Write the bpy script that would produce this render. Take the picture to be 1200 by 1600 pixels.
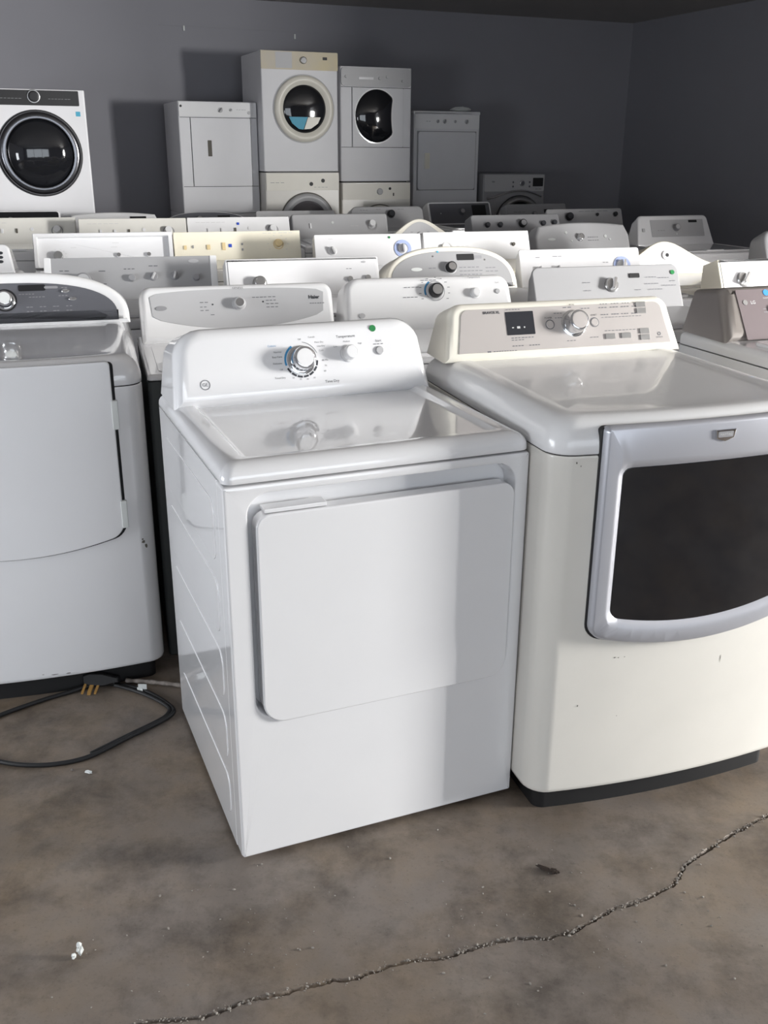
import bpy, bmesh, math, random
from math import sin, cos, pi, radians, sqrt, atan2
from mathutils import Vector, Matrix, noise
random.seed(7)
for o in list(bpy.data.objects): bpy.data.objects.remove(o)
sc = bpy.context.scene
col = sc.collection

# ---------------------------------------------------------------- camera, light, exposure
cam = bpy.data.cameras.new('camera'); camo = bpy.data.objects.new('camera', cam); col.objects.link(camo)
cam.sensor_fit = 'VERTICAL'; cam.sensor_height = 24.0; cam.sensor_width = 18.0
cam.lens = 24.0 * 1516.3 / 1600
cam.clip_start = .05
camo.matrix_world = (Matrix.Translation((0, 0, 1.51)) @ Matrix.Rotation(radians(90 - 20.397), 4, 'X')
                     @ Matrix.Rotation(radians(.305), 4, 'Z'))
sc.camera = camo

sc.view_settings.view_transform = 'Standard'
sc.view_settings.look = 'None'
sc.view_settings.gamma = 1
sc.view_settings.use_curve_mapping = False
sc.view_settings.exposure = 0.0

DOOR_W = 900
MID_W = 2200      # panel added outside the doorway in the right wall, brightens the rows
FRONT_W = 98  # daylight through the shop window behind the camera
LEFT_W = 92       # unseen window added in the left wall to light the centre dryer's side
BACKFILL_W = 1700   # further panel added outside the same doorway, brightens the back wall
SKY = .55

w = bpy.data.worlds.new('world'); sc.world = w; w.use_nodes = True
bg = w.node_tree.nodes['Background']; bg.inputs[0].default_value = (.80, .88, 1, 1); bg.inputs[1].default_value = SKY

# the room: its own frame (lx along the back wall, ly away from the viewer), turned 22 degrees
RY = radians(22); RO = Vector((-2.05, 9.62, 0)); RX = Vector((cos(RY), sin(RY), 0)); RD = Vector((-sin(RY), cos(RY), 0))
def room(lx, ly, z=0): return RO + RX * lx + RD * ly + Vector((0, 0, z))
CEIL = 2.80; XR = 5.05; XL = -4.6; YF = -13.6
DOOR_Y = (-10.85, -9.45)          # doorway in the right wall (room ly)
LW_Y = (-8.5, -6.5); LW_Z = (.45, 1.6)
WIN_X = (-3.9, 1.6); WIN_Z = (.45, 2.45)

def area(name, loc, look, sx, sy, e, color):
    l = bpy.data.lights.new(name, 'AREA'); l.shape = 'RECTANGLE'; l.size = sx; l.size_y = sy; l.energy = e; l.color = color
    o = bpy.data.objects.new(name, l); col.objects.link(o); o.location = loc
    o.rotation_euler = (Vector(look) - Vector(loc)).to_track_quat('-Z', 'Y').to_euler()
    return o
p = room(XR + 1.6, -10.8, 1.9)
area('daylight_doorway', p, p - RX, 1.3, 2.0, DOOR_W, (1, .985, .95))
p = room(XR + 1.6, -11.93, 1.6)
area('daylight_pavement', p, p - RX, .97, 1.4, MID_W, (1, .985, .96))  # extra lamp strengthening the doorway light on the machine rows
p = room(XR + 1.6, -13.4, 1.5)
area('daylight_street', p, p - RX, 1.9, .8, BACKFILL_W, (1, .985, .96))  # extra lamp strengthening the doorway light towards the back wall
p = room(XL - .2, -7.5, 1.0)
area('added_left_window', p, p + RX, 1.9, 1.1, LEFT_W, (.92, .96, 1))  # added side light for the centre dryer's left face
p = room(-1.2, YF - .25, 1.5)
area('daylight_window', p, p + RD, 5.2, 1.9, FRONT_W, (.87, .935, 1))

# ---------------------------------------------------------------- materials
def lin(c): return tuple((v / 12.92 if v <= .04045 else ((v + .055) / 1.055) ** 2.4) for v in c)
def rgb(r, g, b): return lin((r / 255, g / 255, b / 255))
def mat(name, c, rough=.4, metal=0, coat=0, mott=.0, mscale=6, bump=0, bscale=300, dirt=None, spec=.5):
    m = bpy.data.materials.new(name); m.use_nodes = True; nt = m.node_tree; b = nt.nodes['Principled BSDF']
    b.inputs['Base Color'].default_value = (*c, 1); b.inputs['Roughness'].default_value = rough; b.inputs['Metallic'].default_value = metal
    b.inputs['Coat Weight'].default_value = coat; b.inputs['Coat Roughness'].default_value = .04; b.inputs['Specular IOR Level'].default_value = spec
    tc = nt.nodes.new('ShaderNodeTexCoord')
    n = nt.nodes.new('ShaderNodeTexNoise'); n.inputs['Scale'].default_value = mscale; n.inputs['Detail'].default_value = 5
    nt.links.new(tc.outputs['Object'], n.inputs['Vector'])
    r = nt.nodes.new('ShaderNodeValToRGB'); r.color_ramp.elements[0].position = .3; r.color_ramp.elements[1].position = .7
    k = 1 - mott; r.color_ramp.elements[0].color = (*((dirt or tuple(v * k for v in c))), 1) ; r.color_ramp.elements[1].color = (*c, 1)
    nt.links.new(n.outputs['Fac'], r.inputs['Fac']); nt.links.new(r.outputs['Color'], b.inputs['Base Color'])
    if bump:
        n2 = nt.nodes.new('ShaderNodeTexNoise'); n2.inputs['Scale'].default_value = bscale; n2.inputs['Detail'].default_value = 2
        nt.links.new(tc.outputs['Object'], n2.inputs['Vector'])
        bp = nt.nodes.new('ShaderNodeBump'); bp.inputs['Strength'].default_value = bump; bp.inputs['Distance'].default_value = .001
        nt.links.new(n2.outputs['Fac'], bp.inputs['Height']); nt.links.new(bp.outputs['Normal'], b.inputs['Normal'])
    return m
WHITE = mat('enamel_white', rgb(236, 236, 238), .16, coat=1, mott=.02, bump=.02)
SOFTW = mat('plastic_white', rgb(236, 236, 237), .28, coat=.4, mott=.02)
TOWERW = mat('enamel_dull', rgb(226, 226, 229), .42, mott=.03, bump=.2)
OLDW = mat('enamel_aged', rgb(230, 227, 220), .25, coat=.25, mott=.05, bump=.05)
BISQ = mat('enamel_bisque', rgb(243, 237, 218), .3, mott=.05)
BISQD = mat('plastic_bisque', rgb(228, 206, 158), .4, mott=.05)
CREAMP = mat('plastic_yellowed', rgb(236, 232, 220), .35, mott=.04)
YELL = mat('plastic_patchy_yellow', rgb(214, 200, 160), .45, mscale=3, dirt=rgb(196, 190, 182))
LGREY = mat('plastic_light_grey', rgb(188, 188, 190), .38, mott=.03)
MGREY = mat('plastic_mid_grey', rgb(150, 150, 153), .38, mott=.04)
DGREY = mat('plastic_slate_grey', rgb(100, 101, 107), .35, mott=.04)
MLG = mat('plastic_silver_grey', rgb(164, 164, 166), .36, mott=.03)
OFFW = mat('plastic_offwhite', rgb(230, 228, 221), .35, mott=.04)
SHADEB = mat('shaded_cabinet', rgb(66, 70, 70), .5, mott=.1)  # for a white dryer's cabinet: shade of the narrow gap put into the colour
SILV = mat('silver_paint', rgb(188, 190, 198), .34, metal=.45, mott=.03)
WARMS = mat('warm_silver_paint', rgb(196, 190, 187), .36, metal=.25, mott=.04)
TAUPE = mat('graphite_taupe', rgb(168, 162, 158), .30, metal=.75, mott=.04)
TAUPED = mat('graphite_taupe_panel', rgb(124, 113, 115), .35, mott=.04)
CHROME = mat('chrome', rgb(225, 226, 228), .12, metal=1)
STEEL = mat('brushed_steel', rgb(190, 190, 190), .3, metal=.9)
BLK = mat('black_plastic', rgb(28, 28, 31), .5, mott=.2)
GLASS = mat('dark_glass', rgb(26, 27, 31), .06, coat=.6, mott=.1)
SMOKE = mat('smoked_panel', rgb(52, 53, 58), .12, mott=.1)
RUB = mat('black_rubber', rgb(24, 24, 26), .6, mott=.2)
GAP = mat('dark_seam', rgb(20, 21, 23), .8)
PRINT = mat('grey_print', rgb(110, 111, 116), .5)
PRINTD = mat('dark_print', rgb(52, 54, 60), .5)
PRINTL = mat('pale_print', rgb(205, 205, 205), .5)
BLUE = mat('blue_print', rgb(60, 140, 190), .5)
BLUET = mat('blue_tape', rgb(45, 80, 190), .6)
GREEN = mat('green_dot', rgb(20, 122, 62), .5)
SKYB = mat('blue_dot', rgb(60, 150, 225), .5)
TEAL = mat('blue_sticker', rgb(70, 165, 195), .5)
BRASS = mat('brass', rgb(190, 150, 90), .35, metal=.8)
PAPER = mat('paper_white', rgb(225, 228, 226), .7, mott=.04)
BRAID = mat('old_grey_braid', rgb(150, 142, 136), .8, mscale=60, dirt=rgb(96, 88, 82))
SLOT = mat('brown_recess', rgb(92, 88, 80), .6)

# ---------------------------------------------------------------- mesh helpers
def link(name, bm, m, parent=None, ang=35):
    bmesh.ops.recalc_face_normals(bm, faces=bm.faces)
    me = bpy.data.meshes.new(name); bm.to_mesh(me); bm.free()
    me.materials.append(m)
    me.shade_smooth(); me.set_sharp_from_angle(angle=radians(ang))
    o = bpy.data.objects.new(name, me); col.objects.link(o)
    if parent: o.parent = parent
    wn = o.modifiers.new('weighted_normals', 'WEIGHTED_NORMAL'); wn.keep_sharp = True; wn.weight = 80
    return o
def thing(name, label, cat, loc, yaw=0, group=None):
    o = bpy.data.objects.new(name, None); col.objects.link(o); o.empty_display_size = .1
    o.location = loc; o.rotation_euler = (0, 0, radians(yaw)); o['label'] = label; o['category'] = cat
    if group: o['group'] = group
    return o
def tag(o, label, cat, group=None, kind=None):
    if label: o['label'] = label
    if cat: o['category'] = cat
    if group: o['group'] = group
    if kind: o['kind'] = kind
    return o
def loft(bm, rings, caps=(True, True), closed=True):
    vs = [[bm.verts.new(p) for p in r] for r in rings]
    n = len(vs[0])
    for a, b in zip(vs, vs[1:]):
        for i in range(n if closed else n - 1):
            j = (i + 1) % n
            try: bm.faces.new((a[i], a[j], b[j], b[i]))
            except ValueError: pass
    if caps[0]: bm.faces.new(vs[0][::-1])
    if caps[1]: bm.faces.new(vs[-1])
    return vs
def rr(x0, x1, y0, y1, r, n=5, rs=None):
    """rounded rectangle, CCW from lower left; rs = (ll, lr, ur, ul)"""
    rs = rs or (r,) * 4; P = []
    for (cx, cy, sx, sy, a0), q in zip(((x0, y0, 1, 1, pi), (x1, y0, -1, 1, 1.5 * pi), (x1, y1, -1, -1, 0), (x0, y1, 1, -1, .5 * pi)), rs):
        for i in range(n + 1):
            a = a0 + pi / 2 * i / n
            P.append((cx + sx * q + q * cos(a), cy + sy * q + q * sin(a)))
    return P
def inset(P, d):
    n = len(P); Q = []
    for i in range(n):
        a, b, c = P[i - 1], P[i], P[(i + 1) % n]
        k = i - 1
        while abs(b[0] - a[0]) + abs(b[1] - a[1]) < 1e-7: k -= 1; a = P[k]
        k = i + 1
        while abs(c[0] - b[0]) + abs(c[1] - b[1]) < 1e-7: k += 1; c = P[k % n]
        e1 = Vector((b[0] - a[0], b[1] - a[1])).normalized(); e2 = Vector((c[0] - b[0], c[1] - b[1])).normalized()
        n1 = Vector((-e1.y, e1.x)); n2 = Vector((-e2.y, e2.x)); m = (n1 + n2)
        if m.length < 1e-6: m = n1
        m.normalize(); k = d / max(.35, m.dot(n1)); Q.append((b[0] + m.x * k, b[1] + m.y * k))
    return Q
class Frame:
    """u across, v up, n out of a flat or bowed face"""
    def __init__(s, O, V, N, bow=0, half=.35, U=(1, 0, 0)):
        s.O, s.V, s.N, s.U, s.bow, s.half = Vector(O), Vector(V).normalized(), Vector(N).normalized(), Vector(U), bow, half
    def __call__(s, u, v, n=0):
        b = s.bow * max(0, 1 - (u / s.half) ** 2) if s.bow else 0
        return s.O + s.U * u + s.V * v + s.N * (n + b)
def FRONT(bow=0, half=.35): return Frame((0, 0, 0), (0, 0, 1), (0, -1, 0), bow, half)
def plate(bm, F, P, n0, n1, bev=.002, seg=2):
    """solid plate from n0 to n1 with a rounded front edge"""
    rings = [[F(u, v, n0) for u, v in P], [F(u, v, n1 - bev) for u, v in P]]
    for i in range(1, seg + 1):
        a = pi / 2 * i / seg; Q = inset(P, bev * (1 - cos(a)))
        rings.append([F(u, v, n1 - bev + bev * sin(a)) for u, v in Q])
    loft(bm, rings)
def bend(bm, F, half=.4, step=.03):
    """cut flat (u, v, n) geometry into strips and lay it on the bowed face"""
    k = -half
    while k < half:
        bmesh.ops.bisect_plane(bm, geom=bm.verts[:] + bm.edges[:] + bm.faces[:], plane_co=(k, 0, 0), plane_no=(1, 0, 0)); k += step
    for v in bm.verts: v.co = F(*v.co)
FLAT = lambda u, v, n=0: Vector((u, v, n))
def curved_plate(bm, F, P, n0, n1, bev=.003):
    plate(bm, FLAT, P, n0, n1, bev, 3); bend(bm, F)
def lathe(bm, F, cu, cv, prof, seg=28, sq=1.0):
    rings = [[F(cu + r * cos(2 * pi * k / seg), cv + sq * r * sin(2 * pi * k / seg), n) for k in range(seg)] for r, n in prof]
    loft(bm, rings)
def box(bm, x0, x1, y0, y1, z0, z1, r=.004):
    P = rr(x0, x1, y0, y1, r, 3); Q = inset(P, r * .7)
    loft(bm, [[(x, y, z0) for x, y in Q], [(x, y, z0 + r * .7) for x, y in P], [(x, y, z1 - r * .7) for x, y in P], [(x, y, z1) for x, y in Q]])
def tube(bm, pts, r, seg=8):
    pts = [Vector(p) for p in pts]; rings = []
    for i, p in enumerate(pts):
        t = (pts[min(i + 1, len(pts) - 1)] - pts[max(i - 1, 0)]).normalized()
        a = t.cross(Vector((0, 0, 1)));
        if a.length < 1e-3: a = Vector((1, 0, 0))
        a.normalize(); b = t.cross(a)
        rr_ = r[i] if isinstance(r, (list, tuple)) else r
        rings.append([p + a * rr_ * cos(2 * pi * k / seg) + b * rr_ * sin(2 * pi * k / seg) for k in range(seg)])
    loft(bm, rings)
def spline(P, k=8):
    P = [Vector(p) for p in P]; out = []
    for i in range(len(P) - 1):
        a, b, c, d = P[max(i - 1, 0)], P[i], P[i + 1], P[min(i + 2, len(P) - 1)]
        for j in range(k):
            t = j / k
            out.append(.5 * ((2 * b) + (c - a) * t + (2 * a - 5 * b + 4 * c - d) * t * t + (3 * b - a - 3 * c + d) * t ** 3))
    out.append(P[-1]); return out
def text(parent, F, s, u, v, size, m, name='lettering', align='CENTER', n=.0008, bold=0, sx=1):
    cu = bpy.data.curves.new(name, 'FONT'); cu.body = s; cu.size = size; cu.align_x = align; cu.align_y = 'CENTER'; cu.offset = bold
    cu.resolution_u = 3
    tmp = bpy.data.objects.new(name, cu); col.objects.link(tmp)
    bpy.context.view_layer.update()
    me = bpy.data.meshes.new_from_object(tmp.evaluated_get(bpy.context.evaluated_depsgraph_get()))
    bpy.data.objects.remove(tmp)
    for q in me.vertices: q.co = F(u + q.co.x * sx, v + q.co.y, n)
    me.name = name; me.materials.clear(); me.materials.append(m)
    o = bpy.data.objects.new(name, me); col.objects.link(o); o.parent = parent; return o

# ---------------------------------------------------------------- appliance parts
def plan(W, D, r, bow=0, n=6, rb=.01):
    """outline from above, CCW seen from above, front edge at y=0 bowed towards -y"""
    P = []
    h = W / 2
    def arc(cx, cy, q, a0):
        for i in range(n + 1):
            a = a0 + pi / 2 * i / n; P.append((cx + q * cos(a), cy + q * sin(a)))
    arc(-h + r, r, r, pi)
    for i in range(1, 12):
        x = -h + r + (W - 2 * r) * i / 12; P.append((x, 0))
    arc(h - r, r, r, 1.5 * pi)
    arc(h - rb, D - rb, rb, 0); arc(-h + rb, D - rb, rb, pi / 2)
    if bow: P = [(x, y - bow * max(0, 1 - (x / h) ** 2) * max(0, 1 - y / (D * .5))) for x, y in P]
    return P
def stack(bm, P, zs):
    loft(bm, [[(x, y, z) for x, y in inset(P, i)] for z, i in zs])
def pstack(bm, W, D, r, bow, zs):
    """like stack, but every ring is a fresh rounded plan so that deep insets stay clean"""
    rings = []
    for z, i in zs:
        rings.append([(x, y + i, z) for x, y in plan(W - 2 * i, D - 2 * i, max(r - i * .3, .012), bow, rb=.01 + i * .2)])
    loft(bm, rings)
def knob(par, F, u, v, r, kind='dial', m=CHROME, m2=SOFTW, ang=0, h=None, name='knob'):
    h = h or r * 1.25
    if kind in ('dial', 'dark'):
        b = bmesh.new(); lathe(b, F, u, v, [(r * 1.18, 0), (r * 1.18, .003), (r * 1.08, .005)])
        sk = link('knob_skirt', b, m, par)
        b = bmesh.new(); lathe(b, F, u, v, [(r, .004), (r * .96, h * .7), (r * .9, h * .93), (r * .8, h), (r * .72, h * 1.01), (r * .68, h * .97)])
        k = link(name, b, m if kind == 'dial' else BLK, par)
        b = bmesh.new(); lathe(b, F, u, v, [(r * .7, h * .9), (r * .7, h * .995), (r * .6, h * 1.01)])
        link('knob_cap', b, m2, k)
    elif kind == 'bar':
        b = bmesh.new(); lathe(b, F, u, v, [(r * 1.1, 0), (r * 1.1, .003), (r, .006), (r * .9, .012)])
        k = link(name, b, m2, par)
        b = bmesh.new(); c, s = cos(ang), sin(ang)
        G = lambda x, y, n: F(u + x * c - y * s, v + x * s + y * c, n)
        P = rr(-r * .95, r * .95, -r * .28, r * .28, r * .25, 4)
        loft(b, [[G(x, y, .010) for x, y in P], [G(x, y, h * .8) for x, y in P], [G(x, y, h) for x, y in inset(P, r * .12)]])
        link('knob_grip', b, m, k)
    elif kind == 'plain':
        b = bmesh.new(); lathe(b, F, u, v, [(r, 0), (r * .97, h * .8), (r * .85, h)])
        k = link(name, b, m, par)
    elif kind == 'button':
        b = bmesh.new(); lathe(b, F, u, v, [(r, 0), (r, .003), (r * .85, .005)])
        k = link('button', b, m, par)
    elif kind == 'hole':
        b = bmesh.new(); lathe(b, F, u, v, [(r, 0), (r, .0015)], 16)
        k = link('knob_socket', b, BLK, par)
    return k
def patch(par, F, name, u0, u1, v0, v1, m, r=.003, n=.0012, n0=0):
    b = bmesh.new(); plate(b, F, rr(u0, u1, v0, v1, r, 3), n0, n, min(.0006, abs(n) * .4)); return link(name, b, m, par)
def dashes(par, F, rows, m=PRINT, name='printing', n=.0007):
    """rows: (u, v, width, height, count of short word marks)"""
    b = bmesh.new()
    for u, v, wd, h, k in rows:
        x = u; tot = wd / k
        for i in range(k):
            l = tot * random.uniform(.6, .85)
            q = [b.verts.new(F(*t, n)) for t in ((x, v - h / 2), (x + l, v - h / 2), (x + l, v + h / 2), (x, v + h / 2))]
            b.faces.new(q); x += tot
    return link(name, b, m, par)
def ringarc(par, F, u, v, r0, r1, a0, a1, m, name='dial_ring', n=.0008, gaps=0):
    b = bmesh.new(); K = max(1, gaps)
    for g in range(K):
        s0 = a0 + (a1 - a0) * g / K; s1 = a0 + (a1 - a0) * (g + (.82 if gaps else 1)) / K
        N = max(3, int(abs(s1 - s0) / .15)); pr = None
        for i in range(N + 1):
            a = s0 + (s1 - s0) * i / N
            q = (b.verts.new(F(u + r0 * cos(a), v + r0 * sin(a), n)), b.verts.new(F(u + r1 * cos(a), v + r1 * sin(a), n)))
            if pr: b.faces.new((pr[0], pr[1], q[1], q[0]))
            pr = q
    return link(name, b, m, par)
def dialmarks(par, F, u, v, r, k=10, m=PRINT, a0=-.6, a1=3.7, wd=.012):
    rows = [(u + r * cos(a) - (wd if cos(a) < 0 else 0), v + r * sin(a), wd, .0022, 1) for a in [a0 + (a1 - a0) * i / (k - 1) for i in range(k)]]
    return dashes(par, F, rows, m, 'dial_markings')

def outline(kind, w, h, r=.03, flare=0):
    a = w / 2
    if kind == 'box': return rr(-a, a, 0, h, .004, 5, rs=(.003, .003, r, r))
    if kind == 'trap':
        P = [(-a, 0), (a, 0)]
        c = a - flare
        for s in (1, -1):
            q = [(c - r + r * cos(t), h - r + r * sin(t)) for t in [pi / 2 * i / 6 for i in range(7)]]
            P += q if s == 1 else [(-x, y) for x, y in q[::-1]]
        return P
    if kind == 'arch':                       # low elliptical arch, legs vertical at the ends
        P = [(-a, 0), (a, 0)]
        N = 30; e = 2.6
        for i in range(N + 1):
            t = pi * i / N; c, s = cos(t), sin(t)
            P.append((a * math.copysign(abs(c) ** (2 / e), c), .012 + (h - .012) * abs(s) ** (2 / e)))
        return P
    if kind == 'bell':
        P = [(-a, 0), (a, 0)]
        for i in range(31):
            x = a - 2 * a * i / 30; P.append((x, .035 + (h - .035) * math.exp(-(x / (w * .30)) ** 2)))
        return P
    if kind == 'dome':                       # nearly flat top that droops to the ends
        P = [(-a, 0), (a, 0)]
        for i in range(25):
            x = a - 2 * a * i / 24; t = abs(x) / a; P.append((x, h * (1 - .12 * t ** 2) * (1 if t < .93 else (1 - ((t - .93) / .07) ** 2 * .35))))
        return P
def console(par, W, D, zb, zt, yb, kind='box', r=.03, lean=22, m=SOFTW, bev=.008, w=None, flare=0, name='control_console'):
    th = radians(lean); h = (zt - zb) / cos(th); w = w or W - .012
    F = Frame((0, yb, zb), (0, sin(th), cos(th)), (0, -cos(th), sin(th)))
    P = outline(kind, w, h, r, flare)
    b = bmesh.new(); rings = []
    back = [F(u, v) for u, v in P]; rings.append([Vector((q.x, D - .012, zb + (q.z - zb) * .80)) for q in back])
    rings.append([F(u, v, -bev) for u, v in P])
    for i in range(1, 5):
        a = pi / 2 * i / 4
        rings.append([F(u, v, -bev + bev * sin(a)) for u, v in inset(P, bev * (1 - cos(a)))])
    loft(b, rings)
    # the foot of the console may dip under the deck: keep it on top
    for v_ in b.verts:
        if v_.co.z < zb - .004: v_.co.z = zb - .004
    o = link(name, b, m, par, 40)
    return F, w, h
def body(par, W, D, z0, z1, m, r=.012, bow=0, name='cabinet'):
    b = bmesh.new(); stack(b, plan(W, D, r, bow), [(z0, .004), (z0 + .004, 0), (z1, 0)]); return link(name, b, m, par)
def deck(par, W, D, z0, z1, m, r=.012, bow=0, rnd=.012, name='top_deck'):
    b = bmesh.new(); P = plan(W, D, r, bow)
    zs = [(z0, .002), (z0 + .002, 0), (z1 - rnd, 0)] + [(z1 - rnd + rnd * sin(a), rnd * (1 - cos(a))) for a in (pi / 8, pi / 4, 3 * pi / 8, pi / 2)]
    pstack(b, W, D, r, bow, zs); return link(name, b, m, par)
UP = Frame((0, 0, 0), (0, 1, 0), (0, 0, 1))

def controls(par, F, w, h, items):
    """positions as fractions of the console face: t across, s up"""
    U = lambda t: (t - .5) * w
    V = lambda s: s * h
    for it in items:
        k = it[0]
        if k == 'knob': _, t, s, r, kind, m, m2 = it[:7]; knob(par, F, U(t), V(s), r, kind, m, m2, *(it[7:8]))
        elif k == 'panel': _, t0, t1, s0, s1, m, r = it[:7]; patch(par, F, 'control_panel', U(t0), U(t1), V(s0), V(s1), m, r, .0025)
        elif k == 'disp': _, t0, t1, s0, s1 = it[:5]; patch(par, F, 'display', U(t0), U(t1), V(s0), V(s1), it[5] if len(it) > 5 else GLASS, .003, .004)
        elif k == 'dot': _, t, s, r, m = it; b = bmesh.new(); lathe(b, F, U(t), V(s), [(r, .001), (r, .0034)], 20); link('round_sticker', b, m, par)
        elif k == 'sq': _, t, s, r, m = it; patch(par, F, 'tape_sticker', U(t) - r, U(t) + r, V(s) - r, V(s) + r, m, .001, .0036)
        elif k == 'oval': _, t, s, a, c, m = it; b = bmesh.new(); lathe(b, F, U(t), V(s), [(a, .001), (a, .0038), (a * .85, .0045)], 24, c / a); link('badge', b, m, par)
        elif k == 'text': _, tx, t, s, size, m = it[:6]; text(par, F, tx, U(t), V(s), size, m, n=.0032, bold=it[6] if len(it) > 6 else 0)
        elif k == 'dash': dashes(par, F, [(U(a), V(b_), wd * w, .0025, c) for a, b_, wd, c in it[1]], it[2] if len(it) > 2 else PRINT, n=.0032)
        elif k == 'rock': _, t, s, a, c, m = it; patch(par, F, 'rocker_switch', U(t) - a, U(t) + a, V(s) - c, V(s) + c, m, .002, .007)
        elif k == 'marks': _, t, s, r, kk, m = it; dialmarks(par, F, U(t), V(s), r, kk, m)
        elif k == 'ring': _, t, s, r0, r1, m = it; ringarc(par, F, U(t), V(s), r0, r1, 0, 2 * pi, m, n=.0035)

def appliance(name, label, x, y, yaw, W=.686, D=.66, zt=1.09, zb=.925, yb=.50, kind='box', r=.02, lean=22, bm_=WHITE, cm=None,
              bev=.006, w=None, flare=0, items=(), washer=True, panel=None, lidm=None, cat=None, dk=None, feet=False, group='washers and dryers standing in rows'):
    t = thing(name, label, cat or ('washing machine' if washer else 'dryer'), (x, y, 0), yaw, group)
    dk = dk or bm_
    body(t, W, D, 0, .885, bm_)
    deck(t, W, D, .888, zb, dk)
    if washer:
        b = bmesh.new(); plate(b, UP, rr(-W / 2 + .05, W / 2 - .05, .035, yb - .03, .03), zb - .002, zb + .010, .006); lid = link('lid', b, lidm or dk, t)
        b = bmesh.new(); plate(b, UP, rr(-.07, .07, .026, .05, .006), zb + .002, zb + .013, .003); link('lid_lip', b, lidm or dk, lid)
    else:
        b = bmesh.new(); plate(b, UP, rr(-W / 2 + .035, W / 2 - .035, .03, yb - .03, .03), zb - .002, zb + .0025, .002); link('work_top', b, dk, t)
    F, cw, h = console(t, W, D, zb, zt, yb, kind, r, lean, cm or bm_, bev, w, flare)
    if panel:
        pm, mg = panel
        P = inset(outline(kind, cw, h, r, flare), mg)
        b = bmesh.new(); plate(b, F, P, 0, .0025, .001, 1); link('control_panel', b, pm, t)
    controls(t, F, cw, h, items)
    return t

# ---------------------------------------------------------------- room shell
def floor_mat():
    m = bpy.data.materials.new('worn_concrete'); m.use_nodes = True; nt = m.node_tree; b = nt.nodes['Principled BSDF']; L = nt.links.new
    tc = nt.nodes.new('ShaderNodeTexCoord')
    def noi(sc_, det, rough=.6, dist=0):
        n = nt.nodes.new('ShaderNodeTexNoise'); n.inputs['Scale'].default_value = sc_; n.inputs['Detail'].default_value = det
        n.inputs['Roughness'].default_value = rough; n.inputs['Distortion'].default_value = dist; L(tc.outputs['Object'], n.inputs['Vector']); return n.outputs['Fac']
    def ramp(f, stops):
        r = nt.nodes.new('ShaderNodeValToRGB'); e = r.color_ramp.elements
        while len(e) < len(stops): e.new(.5)
        for el, (p_, c) in zip(e, stops): el.position = p_; el.color = (*c, 1)
        L(f, r.inputs['Fac']); return r.outputs['Color']
    def mix(a, c, fac=None, mode='MIX', v=.5):
        x = nt.nodes.new('ShaderNodeMix'); x.data_type = 'RGBA'; x.blend_type = mode; x.inputs[0].default_value = v
        L(a, x.inputs[6]); L(c, x.inputs[7])
        if fac is not None: L(fac, x.inputs[0])
        return x.outputs[2]
    base = ramp(noi(2.0, 9, .66, .1), [(.30, rgb(102, 95, 89)), (.5, rgb(124, 115, 108)), (.72, rgb(138, 131, 125))])
    och = ramp(noi(3.7, 8, .7, .15), [(.3, rgb(104, 90, 74)), (.7, rgb(146, 126, 100))])
    gfac = ramp(noi(1.3, 6, .65), [(.42, (0, 0, 0)), (.64, (.8, .8, .8))])
    c1 = mix(base, och, gfac)
    dk = ramp(noi(4.6, 9, .72, .12), [(.34, rgb(172, 169, 166)), (.54, (1, 1, 1))])
    c2 = mix(c1, dk, mode='MULTIPLY', v=.85)
    sp = ramp(noi(130, 3, .6), [(.28, (.72, .72, .72)), (.42, (1, 1, 1)), (.70, (1, 1, 1)), (.76, (1.5, 1.5, 1.5))])
    c3 = mix(c2, sp, mode='MULTIPLY', v=.8)
    L(c3, b.inputs['Base Color'])
    rg = ramp(noi(4, 5), [(.3, (.42,) * 3), (.7, (.62,) * 3)]); L(rg, b.inputs['Roughness'])
    bp = nt.nodes.new('ShaderNodeBump'); bp.inputs['Strength'].default_value = .35; bp.inputs['Distance'].default_value = .002
    L(noi(45, 6, .7), bp.inputs['Height']); L(bp.outputs['Normal'], b.inputs['Normal'])
    return m
CONC = floor_mat()
CRUMB = mat('crumbled_concrete', rgb(160, 154, 146), .85, mott=.35, mscale=90, bump=.5)
WALLM = mat('grey_wall_paint', rgb(145, 145, 152), .7, mott=.04, mscale=2, bump=.25, bscale=90)
CEILM = mat('grey_ceiling', rgb(168, 165, 163), .8, mott=.05, mscale=3)

crack = [(-.498, 1.33), (-.433, 1.352), (-.339, 1.359), (-.3, 1.376), (-.25, 1.403), (-.202, 1.412), (-.155, 1.429), (-.107, 1.446), (-.057, 1.452),
         (.005, 1.481), (.056, 1.498), (.133, 1.508), (.159, 1.522), (.213, 1.542), (.28, 1.56), (.332, 1.558), (.387, 1.574), (.425, 1.598), (.472, 1.629),
         (.503, 1.647), (.555, 1.667), (.62, 1.702), (.645, 1.718), (.684, 1.779), (.741, 1.823), (.839, 1.895), (.938, 1.958), (1.05, 2.02), (1.2, 2.08)]
crack = [(-.72, 1.27), (-.6, 1.31)] + crack
cs = []
for a, b_ in zip(crack, crack[1:]):
    d = math.dist(a, b_); k = max(1, round(d / .006))
    for i in range(k): cs.append((a[0] + (b_[0] - a[0]) * i / k, a[1] + (b_[1] - a[1]) * i / k))
L_, R_ = [], []
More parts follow.
